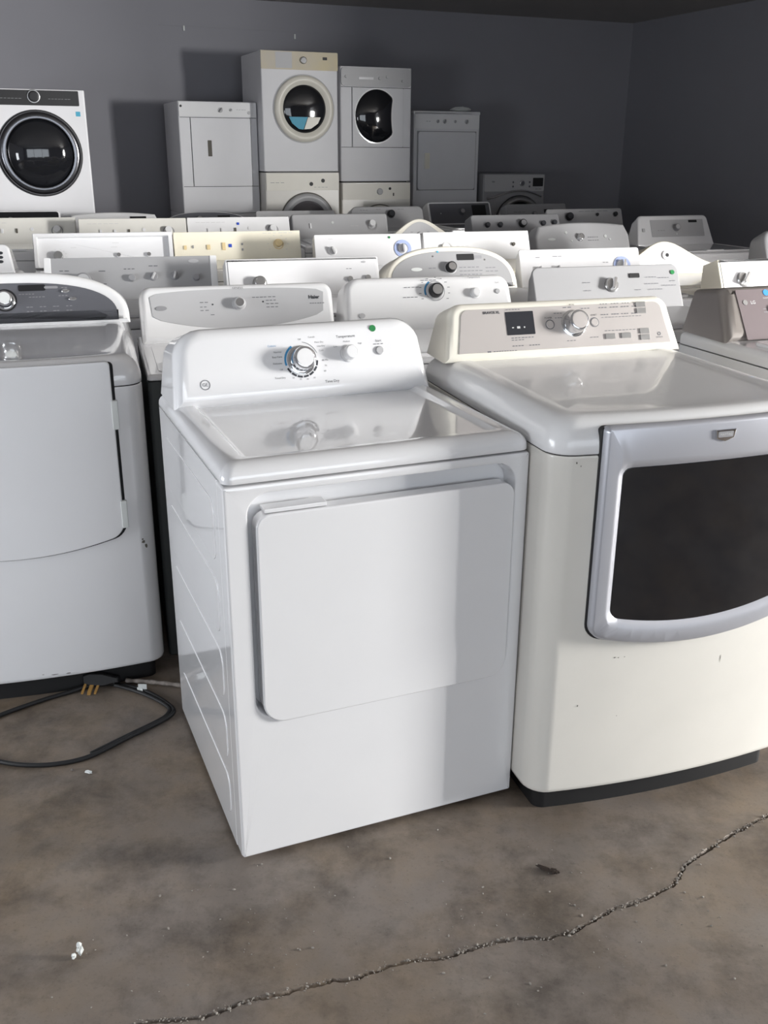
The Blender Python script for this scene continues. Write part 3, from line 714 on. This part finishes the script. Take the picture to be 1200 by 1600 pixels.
bell('bisque rimmed white washer with a bell-shaped panel and missing knob, near the right', 1.605, 4.61, 18, BISQ, WHITE, PRINTL, W=.66, zt=1.085)
t = thing('washer', 'grey washer cut off by the right edge with a white framed grey panel', 'washing machine', (2.42, 4.66, 0), 18, ROW)
body(t, .70, .68, 0, .9, WHITE, .02); deck(t, .70, .68, .903, .945, WHITE, .02, 0, .02)
F, cw, h = console(t, .70, .68, .945, 1.15, .50, 'trap', .06, 24, MGREY, .03, .69)
patch(t, F, 'panel_frame', -.275, .28, .015, h - .02, WHITE, .012, .003); patch(t, F, 'control_panel', -.262, .268, .026, h - .032, LGREY, .008, .0048, .002)
knob(t, F, 0, .11, .025, 'dial', STEEL, STEEL)

# ---------------------------------------------------------------- fourth row
t = thing('washer', 'small bluish white washer at the left edge with three dark oval buttons', 'washing machine', (-2.02, 4.42, 0), 14, ROW)
body(t, .66, .64, 0, .87, WHITE, .02); deck(t, .66, .64, .873, .93, SOFTW, .02, 0, .03)
F, cw, h = console(t, .66, .64, .93, 1.07, .46, 'trap', .035, 24, WHITE, .014, .60, flare=.02)
for i in range(3):
    b = bmesh.new(); lathe(b, F, .235, .105 - .022 * i, [(.013, 0), (.012, .003)], 20, .6); link('button', b, PRINTD, t)
b = bmesh.new(); plate(b, UP, rr(-.27, .27, .04, .42, .03), .928, .938, .005); link('lid', b, GLASS, t)

appliance('washer', 'white washer with a raised picture-frame edge around its panel and three clear knobs', -1.36, 4.82, 15, W=.715, kind='box', r=.004, bev=.004, w=.715, zt=1.09, zb=.92, yb=.50, lean=20, cm=WHITE, items=[
  ('knob', .17, .36, .024, 'plain', STEEL, None), ('marks', .17, .36, .036, 10, PRINTL), ('knob', .60, .36, .012, 'plain', CHROME, None), ('knob', .82, .36, .012, 'plain', CHROME, None),
  ('dash', [(.26, .60, .06, 1), (.55, .60, .06, 1), (.56, .72, .06, 1)], PRINTL)])
tr = [o for o in col.objects if 'picture-frame' in o.get('label', '')][0]
F = Frame((0, .50, .92), (0, sin(radians(20)), cos(radians(20))), (0, -cos(radians(20)), sin(radians(20))))
b = bmesh.new(); hh = .17 / cos(radians(20)); O_ = rr(-.357, .357, 0, hh, .004, 3); I_ = rr(-.335, .335, .002, hh - .022, .004, 3)
loft(b, [[F(u, v, -.02) for u, v in O_], [F(u, v, .022) for u, v in O_], [F(u, v, .025) for u, v in inset(O_, .003)], [F(u, v, .025) for u, v in inset(I_, -.003)], [F(u, v, .020) for u, v in I_], [F(u, v, 0) for u, v in I_]], caps=(False, False))
link('panel_frame', b, WHITE, tr)
appliance('washer', 'cream coloured washer with yellowed knob, rocker buttons and a blue tape square', -.67, 5.05, 16, W=.70, kind='box', r=.003, bev=.003, w=.70, zt=1.09, zb=.935, yb=.50, lean=18, cm=BISQ, bm_=OLDW, items=[
  ('rock', .085, .48, .007, .011, BISQD), ('rock', .145, .50, .0035, .008, MGREY), ('rock', .265, .48, .009, .013, BISQD), ('rock', .385, .50, .009, .020, BISQD), ('sq', .435, .52, .009, BLUET),
  ('rock', .53, .56, .004, .006, MGREY), ('rock', .53, .38, .004, .006, MGREY), ('knob', .82, .56, .020, 'plain', BISQD, None), ('ring', .82, .54, .024, .029, BISQD), ('marks', .82, .54, .05, 8, PRINTL),
  ('dash', [(.70, .92, .25, 6)], PRINTL)])
appliance('dryer', 'white dryer with one grey grip knob, a blue-ringed timer and a tiny green dot', .04, 4.89, 14, W=.60, D=.62, kind='box', r=.006, bev=.003, w=.59, zt=1.09, zb=.93, yb=.50, lean=22, cm=WHITE, washer=False, items=[
  ('knob', .16, .48, .022, 'bar', LGREY, SOFTW, 1.9), ('ring', .82, .52, .030, .048, bpy.data.materials['pale_blue_print']), ('knob', .82, .52, .024, 'bar', LGREY, SOFTW, 1.6), ('dot', .70, .88, .006, GREEN), ('dot', .07, .05, .006, MGREY),
  ('dash', [(.13, .85, .05, 1)], PRINTL)])
appliance('dryer', 'plain white dryer with a cream dial left and one brown socket right', .675, 5.12, 17, W=.655, kind='trap', r=.004, bev=.003, w=.635, zt=1.09, zb=.94, yb=.50, lean=24, cm=SOFTW, washer=False, dk=BISQ, items=[
  ('ring', .21, .44, .026, .034, PRINTL), ('knob', .18, .46, .016, 'plain', CREAMP, None), ('knob', .84, .52, .010, 'plain', SLOT, None), ('dash', [(.30, .5, .12, 3)], PRINTL)])
t, F, cw, h = None, None, None, None
appliance('washer', 'charcoal-toned grey washer with rounded panel, oval badge and chrome knob', 1.456, 5.995, 20, W=.70, kind='dome', bev=.02, w=.69, zt=1.09, zb=.90, yb=.48, lean=24, cm=LGREY, bm_=MGREY, items=[
  ('oval', .16, .46, .028, .008, PAPER), ('knob', .46, .50, .022, 'dial', CHROME, STEEL), ('dot', .32, .66, .009, PAPER), ('dot', .735, .52, .010, PAPER), ('dot', .78, .42, .007, PAPER), ('dot', .37, .40, .005, PAPER),
  ('dash', [(.54, .5, .12, 5), (.54, .4, .12, 5)], PRINTD)])
appliance('washer', 'pale washer with an inset grey rectangular panel by the dark right wall', 2.26, 6.80, 20, W=.67, D=.62, kind='trap', r=.04, bev=.018, w=.66, zt=1.09, zb=.88, yb=.46, lean=24, flare=.03, cm=WHITE, items=[
  ('panel', .20, .88, .30, .84, LGREY, .004), ('knob', .52, .58, .024, 'dial', MGREY, LGREY), ('disp', .69, .80, .74, .82, BLK), ('dot', .52, .38, .005, PAPER), ('rock', .10, .52, .010, .012, LGREY), ('dash', [(.28, .5, .1, 3)])])

# ---------------------------------------------------------------- fifth row
VANE = [('rock', .20, .5, .007, .013, SOFTW), ('rock', .33, .5, .007, .013, SOFTW), ('rock', .46, .5, .006, .014, SLOT), ('dot', .60, .56, .011, SOFTW)]
def classic(label, x, y, yaw, cm, extra=(), **k):
    return appliance('washer', label, x, y, yaw, W=.672, kind='trap', r=.004, bev=.004, w=.668, zt=k.pop('zt', 1.10), zb=.94, yb=.50, lean=24, cm=cm,
      items=VANE + [('knob', .83, .52, .024, 'plain', SOFTW, None), ('ring', .83, .48, .031, .036, MGREY), ('dash', [(.08, .8, .3, 6)], PRINTL)] + list(extra), **k)
classic('off-white washer in the fifth row touching the left edge of the photo', -2.20, 5.92, 14, OFFW)
classic('off-white washer with slim sliders, right behind the picture-frame panel washer', -1.48, 5.91, 14, OFFW, [('dot', .60, .22, .006, MGREY)])
classic('white washer with slim sliders and a small blue tape, behind the cream washer', -.82, 6.10, 15, SOFTW, [('sq', .49, .74, .008, BLUET)])
appliance('washer', 'white washer with a rounded front panel, one slim slider and a chrome-ringed knob', -.18, 6.58, 15, W=.70, kind='trap', r=.02, bev=.016, w=.69, zt=1.10, zb=.93, yb=.48, lean=26, cm=LGREY, items=[
  ('rock', .19, .52, .006, .018, WHITE), ('dot', .42, .64, .009, PAPER), ('knob', .83, .56, .024, 'plain', SOFTW, None), ('ring', .83, .52, .030, .035, STEEL), ('dash', [(.6, .5, .1, 2)], PRINTL)])
bell('aged white washer with a bell-shaped panel and dark knob hole, in the middle distance', .39, 5.79, 18, CREAMP, LGREY, PRINT)
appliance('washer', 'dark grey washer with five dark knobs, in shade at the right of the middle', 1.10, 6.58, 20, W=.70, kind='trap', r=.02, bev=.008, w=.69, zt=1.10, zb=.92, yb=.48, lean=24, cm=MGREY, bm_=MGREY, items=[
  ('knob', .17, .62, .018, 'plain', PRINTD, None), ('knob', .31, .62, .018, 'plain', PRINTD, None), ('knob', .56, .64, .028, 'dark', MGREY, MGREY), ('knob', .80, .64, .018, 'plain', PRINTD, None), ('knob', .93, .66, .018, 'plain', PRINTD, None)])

# ---------------------------------------------------------------- sixth row
appliance('washer', 'white washer with a glossy black panel at the far left', -2.51, 6.60, 14, W=.69, kind='trap', r=.03, bev=.01, w=.67, zt=1.105, zb=.93, yb=.50, cm=WHITE, panel=(GLASS, .012), items=[('knob', .5, .6, .022, 'dial', STEEL, BLK)])
t = appliance('washer', 'low white washer with a softly rounded panel and small dark window', -1.878, 6.95, 14, W=.69, kind='dome', bev=.016, w=.65, zt=1.08, zb=.91, yb=.49, cm=SOFTW, items=[('disp', .68, .86, .72, .80, BLK), ('dash', [(.3, .7, .3, 6)])])
t, F, cw, h = arched('arched white washer with a charcoal panel below the front-control dryer', -1.25, 7.35, 15, SOFTW, DGREY, .010, zt=1.065, zb=.92)
controls(t, F, cw, h, [('knob', .42, .6, .02, 'plain', STEEL, None), ('disp', .62, .76, .62, .78, BLK)])
appliance('washer', 'white washer showing only a thin strip of panel below the stacked yellowed dryer', -.61, 7.96, 15, W=.68, D=.62, kind='box', bev=.005, zt=1.04, zb=.90, cm=SOFTW, items=[('knob', .8, .5, .02, 'plain', LGREY, None)])
appliance('washer', 'light grey washer with one dark round knob below the stacked pair of dryers', .18, 7.78, 18, W=.64, kind='trap', r=.05, bev=.014, w=.62, zt=1.09, zb=.92, yb=.48, cm=LGREY, items=[
  ('knob', .54, .62, .030, 'dark', MGREY, PRINTD), ('dash', [(.12, .82, .12, 3), (.34, .85, .08, 2), (.64, .84, .10, 2)])])
appliance('washer', 'white washer with a dark inset panel, round dial and square display, in shade', .83, 8.36, 20, W=.61, kind='trap', r=.025, bev=.010, w=.60, zt=1.10, zb=.91, yb=.47, lean=26, cm=WHITE, panel=(DGREY, .016), items=[
  ('knob', .52, .55, .026, 'dial', DGREY, MGREY), ('disp', .69, .91, .28, .84, BLK), ('dot', .19, .5, .004, PAPER)])
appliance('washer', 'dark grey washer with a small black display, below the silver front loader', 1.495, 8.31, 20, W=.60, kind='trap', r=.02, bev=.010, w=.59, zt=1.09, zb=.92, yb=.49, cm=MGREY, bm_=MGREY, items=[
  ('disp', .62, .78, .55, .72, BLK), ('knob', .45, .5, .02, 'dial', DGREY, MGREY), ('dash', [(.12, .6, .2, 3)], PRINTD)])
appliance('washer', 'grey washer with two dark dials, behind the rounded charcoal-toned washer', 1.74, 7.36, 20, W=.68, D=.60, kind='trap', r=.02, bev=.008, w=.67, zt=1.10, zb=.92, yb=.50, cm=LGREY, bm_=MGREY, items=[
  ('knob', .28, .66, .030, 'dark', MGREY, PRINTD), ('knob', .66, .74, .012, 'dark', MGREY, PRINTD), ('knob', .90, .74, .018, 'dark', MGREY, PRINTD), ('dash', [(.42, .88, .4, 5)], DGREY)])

# ---------------------------------------------------------------- machines along the back wall
def tower(name, label, cat, root, z0, H, W=.686, D=.66, m=TOWERW, yaw=22, group=None, r=.012):
    t = thing(name, label, cat, (root[0], root[1], z0), yaw, group)
    b = bmesh.new(); stack(b, plan(W, D, r), [(0, .004), (.004, 0), (H - .008, 0), (H - .002, .003), (H, .008)]); link('cabinet', b, m, t)
    return t
def seam(t, u0, u1, z0, z1, m=GAP, name='seam'): return patch(t, FRONT(), name, u0, u1, z0, z1, m, .0005, .0008)
def round_door(t, u, v, r, rim, glass, ringm=None, gl=.74, dome=.03, name='door'):
    F = FRONT()
    b = bmesh.new(); lathe(b, F, u, v, [(r, 0), (r, .016), (r * .97, .030), (r * .90, .040), (r * .82, .036), (r * gl, .020), (r * gl, .006)], 56); d = link(name, b, rim, t, 50)
    b = bmesh.new(); lathe(b, F, u, v, [(r * gl * 1.01, .004), (r * gl * 1.0, .016), (r * gl * .9, .016 + dome * .5), (r * gl * .6, .016 + dome * .85), (r * gl * .25, .016 + dome), (.004, .016 + dome)], 56); link('door_window', b, glass, d, 60)
    if ringm:
        b = bmesh.new(); lathe(b, F, u, v, [(r * 1.035, 0), (r * 1.035, .006), (r * 1.0, .008)], 56); link('door_trim', b, ringm, d, 50)
    return d
FR = FRONT()
def support(x, y, label, z, m=TOWERW, drawer=False, W=.686):
    t = tower('pedestal' if drawer else 'dryer', label, 'pedestal' if drawer else 'dryer', (x, y), 0, z - .002, m=m, W=W)
    if drawer: patch(t, FR, 'drawer', -W / 2 + .02, W / 2 - .02, .04, z - .04, m, .01, .012)
    else: patch(t, FR, 'door', -.27, .27, .3, .75, m, .03, .014); seam(t, -.34, .34, .80, .802)
    return t

# leftmost front loader with black panel and big chrome ring
fx, fy = -2.565, 7.66
support(fx, fy, 'white machine carrying the black-topped front loader', .955, W=.71)
t = tower('front_loader', 'white front loader with black top panel and large chrome-ringed dark door, far left', 'dryer', (fx, fy), .955, .965, W=.72, m=TOWERW, D=.74)
patch(t, FR, 'control_panel', -.352, .315, .855, .957, BLK, .006, .012)
knob(t, FR, 0, .915, .040, 'dial', BLK, BLK, h=.03); b = bmesh.new(); lathe(b, FR, 0, .915, [(.045, .012), (.044, .018), (.040, .019)], 32); link('dial_ring', b, STEEL, t)
round_door(t, .005, .525, .292, mat('smoky_chrome', rgb(118, 118, 122), .2, metal=1), GLASS, BLK, gl=.80, dome=.05)
patch(t, FR, 'energy_sticker', .285, .318, .785, .818, TEAL, .002, .0015)
for i, z_ in enumerate((.875,)): dashes(t, FR, [(.10, .90, .16, .002, 7), (-.28, .90, .2, .002, 8)], MGREY, n=.0125)

# front-control dryer with a square door and brown recessed grip
support(-1.442, 8.986, 'white machine carrying the square-door dryer', .985)
t = tower('dryer', 'white dryer with a flat square door and a brown upright grip slot', 'dryer', (-1.442, 8.986), .985, .915)
seam(t, -.33, .335, .785, .789); seam(t, -.33, .335, .225, .229); seam(t, -.245, -.241, .229, .785); seam(t, .278, .282, .229, .785)
patch(t, FR, 'door', -.240, .277, .232, .782, TOWERW, .004, .012)
patch(t, FR, 'door_grip', -.105, -.070, .475, .605, SLOT, .004, .014)
patch(t, FR, 'control_panel', -.335, .335, .795, .905, SOFTW, .006, .008)
knob(t, FR, .02, .848, .022, 'bar', MGREY, LGREY, .9); knob(t, FR, .11, .850, .014, 'bar', MGREY, LGREY, .4); knob(t, FR, .27, .83, .014, 'plain', LGREY, h=.012)
b = bmesh.new(); lathe(b, FR, -.318, .875, [(.010, .008), (.010, .0095)], 14); link('badge', b, BLK, t)
dashes(t, FR, [(.16, .852, .09, .002, 4)], n=.009)

# first stack
support(-.742, 9.10, 'white pedestal below the front loading pair', .365, drawer=True)
t = tower('front_loader', 'white front loading washer with smoked round window below the yellowed dryer', 'washing machine', (-.735, 9.09), .365, .965, m=OLDW)
patch(t, FR, 'control_panel', -.335, .335, .815, .955, CREAMP, .006, .008)
round_door(t, .035, .545, .245, LGREY, mat('milky_dark_glass', rgb(92, 88, 92), .08, coat=.5), SLOT, gl=.74, dome=.05)
for u, z_ in ((.075, .868), (.185, .895)):
    b = bmesh.new(); lathe(b, FR, u, z_, [(.017, .008), (.016, .014)], 20); link('knob_socket', b, BLK, t)
b = bmesh.new(); lathe(b, FR, .03, .79, [(.03, .001), (.028, .004)], 20, .3); link('badge', b, LGREY, t)
dashes(t, FR, [(-.30, .88, .14, .003, 3), (.1, .84, .14, .002, 4)], n=.009)
t = tower('front_loader', 'white dryer with a patchy yellowed panel and round dark door, top of the stack', 'dryer', (-.742, 9.10), 1.338, .965)
b = bmesh.new(); stack(b, [(x, y + .02) for x, y in plan(.64, .60, .01)], [(-.010, 0), (0, 0)]); link('stacking_gap', b, BLK, t)
patch(t, FR, 'control_panel', -.342, .342, .820, .962, YELL, .006, .010)
knob(t, FR, .03, .895, .030, 'dial', STEEL, LGREY, h=.03); patch(t, FR, 'display', .205, .245, .902, .925, BLK, .002, .012); patch(t, FR, 'faded_label', -.215, -.07, .83, .955, LGREY, .001, .0108)
d = round_door(t, .03, .510, .268, CREAMP, GLASS, LGREY, gl=.72, dome=.02)
# stickers inside the lower window
def seg_poly(cx, cy, r, z, x0, x1):
    P = [(x0, z), (x1, z)]
    return P
b = bmesh.new(); R0 = .175; P = [(.03 - .145, .445), (.03 + .02, .445), (.03 - .02, .345), (.03 - .06, .350), (.03 - .12, .395)][::-1]; plate(b, FR, P[::-1], .030, .0385, .001); link('window_sticker', b, TEAL, d)
b = bmesh.new(); P = [(.03 + .025, .445), (.03 - .012, .345), (.03 + .05, .352), (.03 + .115, .395), (.03 + .14, .445)]; plate(b, FR, P, .030, .0385, .001); link('window_sticker', b, CREAMP, d)

# second stack
support(-.09, 9.45, 'white pedestal below the second stack', .275, drawer=True)
t = tower('front_loader', 'beige toned front loading washer with round door at the foot of the second stack', 'washing machine', (-.085, 9.44), .275, .965, m=OLDW)
patch(t, FR, 'control_panel', -.335, .335, .815, .955, CREAMP, .006, .008)
round_door(t, .03, .53, .235, OLDW, GLASS, SLOT, gl=.70, dome=.04)
knob(t, FR, .03, .885, .030, 'dial', LGREY, LGREY, h=.02); b = bmesh.new(); lathe(b, FR, .13, .91, [(.012, .008), (.012, .013)], 18); link('knob_socket', b, BLK, t); patch(t, FR, 'switch', .16, .172, .845, .872, SLOT, .002, .012)
t = tower('dryer', 'white dryer with a black oval window cut straight on its right side, stacked high', 'dryer', (-.09, 9.45), 1.250, .960)
b = bmesh.new(); stack(b, [(x, y + .02) for x, y in plan(.64, .60, .01)], [(-.009, 0), (0, 0)]); link('stacking_gap', b, BLK, t)
patch(t, FR, 'control_panel', -.335, .335, .800, .950, LGREY, .03, .010)
seam(t, -.335, .335, .790, .794); seam(t, -.335, .335, .290, .294); seam(t, -.235, -.231, .294, .79); seam(t, .262, .265, .294, .79)
patch(t, FR, 'door', -.229, .260, .297, .787, TOWERW, .006, .012)
dr = [o for o in t.children if o.name.startswith('door')][-1]
P = []
for i in range(49):
    a = 2 * pi * i / 48 * 1.0
    x, y = .205 * cos(a), .222 * sin(a)
    if x > .155: x = .155 - .014 * cos(y / .15 * pi / 2)
    P.append((.0 + x, .555 + y))
P = P[:-1]
b = bmesh.new(); plate(b, FR, inset(P, -.012), .012, .016, .002); link('window_rim', b, SOFTW, dr)
b = bmesh.new(); rings = [[FR(u, v, .014) for u, v in P], [FR(u, v, .022) for u, v in P]]
for q, n_ in ((.92, .034), (.8, .044), (.6, .054), (.35, .060), (.1, .062)):
    rings.append([FR(u * q, .555 + (v - .555) * q, n_) for u, v in P])
loft(b, rings); link('door_window', b, GLASS, dr, 60)
for u, z_, r_ in ((-.29, .875, .012), (.03, .868, .014), (.10, .880, .012), (.25, .850, .010)): knob(t, FR, u, z_, r_, 'plain', LGREY, h=.02)
patch(t, FR, 'panel_strip', -.17, -.03, .855, .875, WHITE, .004, .013)
b = bmesh.new(); lathe(b, FR, .155, .268, [(.008, 0), (.008, .003)], 16); link('badge', b, PAPER, t)

# right-hand dryer
support(.578, 9.87, 'white machine carrying the square-door dryer in shade', .935)
t = tower('dryer', 'white dryer in shade right of the stacks with a square door and cream pull', 'dryer', (.578, 9.87), .935, .925)
b = bmesh.new(); stack(b, inset(plan(.70, .67, .012), .0), [(.900, .004), (.904, 0), (.924, 0), (.930, .006)]); link('top_deck', b, WHITE, t)
patch(t, FR, 'control_panel', -.335, .335, .775, .898, SOFTW, .006, .006)
for u, r_ in ((-.10, .016), (-.03, .020), (.08, .014), (.20, .020)): knob(t, FR, u, .84, r_, 'bar', MGREY, LGREY, 1.2)
seam(t, -.31, .31, .225, .755, MGREY); patch(t, FR, 'door', -.300, .300, .232, .748, TOWERW, .02, .014)
patch(t, FR, 'door_grip', -.235, -.185, .42, .56, CREAMP, .006, .024)
dashes(t, FR, [(-.22, .84, .05, .003, 2)], n=.008)
# crumpled paper on top of it
b = bmesh.new(); bmesh.ops.create_icosphere(b, subdivisions=2, radius=1)
for v in b.verts:
    v.co = Vector((v.co.x * .10, v.co.y * .07, .020 + v.co.z * .020)) * (1 + .35 * noise.noise(v.co * 3))
mz = min(v.co.z for v in b.verts)
for v in b.verts: v.co.z -= mz
o = link('crumpled_paper', b, PAPER, None, 20); a = radians(22); o.location = (.578 + .18 * cos(a) - .1 * sin(a), 9.87 + .18 * sin(a) + .1 * cos(a), .935 + .9305)
tag(o, 'crumpled pale paper lying on the dryer at the right of the back row', 'paper')

# silver front loader far right
support(1.268, 10.08, 'grey pedestal below the silver front loader', .345, m=MGREY, drawer=True)
t = tower('front_loader', 'silver front loader with chrome swoosh trim and dark round door, far right', 'washing machine', (1.268, 10.08), .345, .965, m=MGREY)
patch(t, FR, 'control_panel', -.33, .33, .800, .955, LGREY, .01, .008)
knob(t, FR, .08, .875, .030, 'dial', STEEL, DGREY, h=.02); patch(t, FR, 'display', .20, .315, .845, .925, BLK, .004, .011); dashes(t, FR, [(.23, .82, .08, .004, 2)], DGREY, n=.009)
for u, z_ in ((-.02, .885), (-.02, .845), (.165, .885), (.165, .845)): knob(t, FR, u, z_, .010, 'plain', DGREY, h=.01)
round_door(t, .06, .50, .255, STEEL, GLASS, BLK, gl=.78, dome=.04)
b = bmesh.new(); S = [FR(-.31, .735, .014), FR(-.24, .745, .016), FR(-.14, .775, .020), FR(-.03, .80, .022), FR(.1, .805, .022), FR(.2, .785, .02), FR(.30, .75, .014)]
tube(b, spline(S, 6), .010); link('trim_strip', b, CHROME, t, 60)
b = bmesh.new(); lathe(b, FR, -.24, .89, [(.018, .008), (.017, .012)], 16, .5); link('badge', b, MGREY, t)

# ---------------------------------------------------------------- things on the floor
cd = thing('power_cord', 'black power cord looped on the floor with a three-prong plug and white tag', 'cord', (-.86, 2.35, 0))
O = Vector((-.86, 2.35, 0))
def cp(*p): return [Vector((x, y, z)) - O for x, y, z in p]
b = bmesh.new()
pts = spline(cp((-.80, 2.535, .020), (-.86, 2.535, .014), (-.93, 2.50, .0065), (-1.00, 2.45, .0065), (-1.09, 2.37, .0065), (-1.16, 2.28, .0065), (-1.12, 2.20, .0065), (-1.01, 2.155, .0065), (-.93, 2.138, .0065), (-.85, 2.144, .0065), (-.775, 2.178, .0065), (-.70, 2.262, .0065), (-.63, 2.34, .0065), (-.60, 2.385, .0065), (-.607, 2.42, .0065), (-.66, 2.475, .0065), (-.72, 2.52, .0065), (-.79, 2.545, .0065), (-.84, 2.55, .0065)), 10)
tube(b, pts, .0062, 10); link('cable', b, RUB, cd, 60)
b = bmesh.new()
pts = spline(cp((-.775, 2.192, .0065), (-.70, 2.276, .0065), (-.63, 2.354, .0065), (-.612, 2.39, .0065), (-.618, 2.42, .0075), (-.67, 2.468, .0075), (-.74, 2.512, .0075), (-.80, 2.53, .014)), 10)
tube(b, pts, .0055, 10); link('cable', b, RUB, cd, 60)
# plug: flat-sided moulded body lying on its side, prongs towards the viewer
b = bmesh.new()
PP = [(-.030, -.012), (-.012, -.020), (.030, -.020), (.062, -.010), (.075, -.008), (.075, .008), (.062, .010), (.030, .020), (-.012, .020), (-.030, .012)]
c0 = Vector((-.862, 2.538, .030)) - O; ax = Vector((.97, .10, -.06)); ay = Vector((-.1, .3, .9)).normalized(); az = ax.cross(ay).normalized()
Fp = lambda u, v, n: c0 + ax * u + ay * v + az * n
loft(b, [[Fp(u * .92, v * .8, -.016) for u, v in PP], [Fp(u, v, -.012) for u, v in PP], [Fp(u, v, .010) for u, v in PP], [Fp(u * .92, v * .8, .016) for u, v in PP]])
pg = link('plug', b, RUB, cd, 50)
for du, dn in ((-.020, 0), (.0, .003), (.018, 0)):
    b = bmesh.new(); P0 = c0 + ax * du + Vector((0, -.012, -.004)); dd = Vector((-.006 , -.030, -.020))
    wv = ax * .0035 if dn == 0 else ax * .005; tv = Vector((0, .002, .002)) if dn == 0 else Vector((0, .004, .004))
    loft(b, [[P0 + dd * k + wv * s1 + tv * s2 for s1, s2 in ((-1, -1), (1, -1), (1, 1), (-1, 1))] for k in (0, .9, 1)]); link('prong', b, BRASS, pg, 30)
b = bmesh.new()
for dx, dz, s, tw in ((0, .016, .013, .3), (-.008, .005, .010, -.5)):
    c = Vector((-.712 + dx, 2.508, dz + .006)) - O
    q = [c + Vector((x * cos(tw), x * sin(tw) * .5, z)) for x, z in ((-s, -s * .6), (s, -s * .7), (s * 1.05, s * .6), (-s * .9, s * .8))]
    loft(b, [[p_ + Vector((0, -.0006, 0)) for p_ in q], [p_ + Vector((0, .0006, 0)) for p_ in q]])
link('tag', b, PAPER, cd)
b = bmesh.new(); tube(b, spline([(-.775, 2.560, .012), (-.72, 2.560, .010), (-.65, 2.548, .010), (-.585, 2.535, .010)], 8), [.0065 + .001 * sin(i * 1.3) for i in range(25)], 10)
o = link('braided_cable', b, BRAID, None, 60); tag(o, 'frayed grey braided cable end lying beside the black plug', 'cable')

def chip(name, label, cat, x, y, sx, sy, sz, m, rot=0, seed=1, tall=0, group=None):
    b = bmesh.new(); bmesh.ops.create_icosphere(b, subdivisions=3, radius=1)
    for v in b.verts:
        k = 1 + .45 * noise.noise(v.co * 2.2 + Vector((seed, 0, 0))) + .25 * noise.noise(v.co * 5 + Vector((seed, 4, 0)))
        v.co = Vector((v.co.x * sx * k, v.co.y * sy * k, v.co.z * sz * k))
    mz = min(v.co.z for v in b.verts)
    for v in b.verts: v.co.z -= mz + .0002
    o = link(name, b, m, None, 25); o.location = (x, y, 0); o.rotation_euler = (0, 0, rot); tag(o, label, cat, group); return o
chip('wood_splinter', 'dark brown splinter lying on the concrete in front of the right dryer', 'splinter', .366, 1.760, .022, .0045, .004, mat('dark_wood', rgb(58, 46, 38), .8, mott=.4, mscale=60), -.55, 3)
chip('wood_splinter', 'thicker ragged end beside the dark splinter on the floor', 'splinter', .384, 1.750, .010, .0055, .006, bpy.data.materials['dark_wood'], -.2, 8)
chip('plaster_chip', 'crumpled pale scrap standing on the floor at the lower left', 'scrap', -.602, 1.508, .006, .005, .015, PAPER, .3, 5)
chip('plaster_chip', 'small curl of pale scrap touching the larger scrap at the lower left', 'scrap', -.612, 1.500, .005, .004, .006, PAPER, 1.3, 9)
chip('plaster_chip', 'small white flake on the floor just below the cord loop', 'flake', -.760, 2.114, .010, .005, .003, PAPER, -.3, 2)
chip('plaster_chip', 'tiny beige crumb left of the white flake below the cord', 'flake', -.805, 2.124, .004, .003, .003, BRAID, -.3, 6)
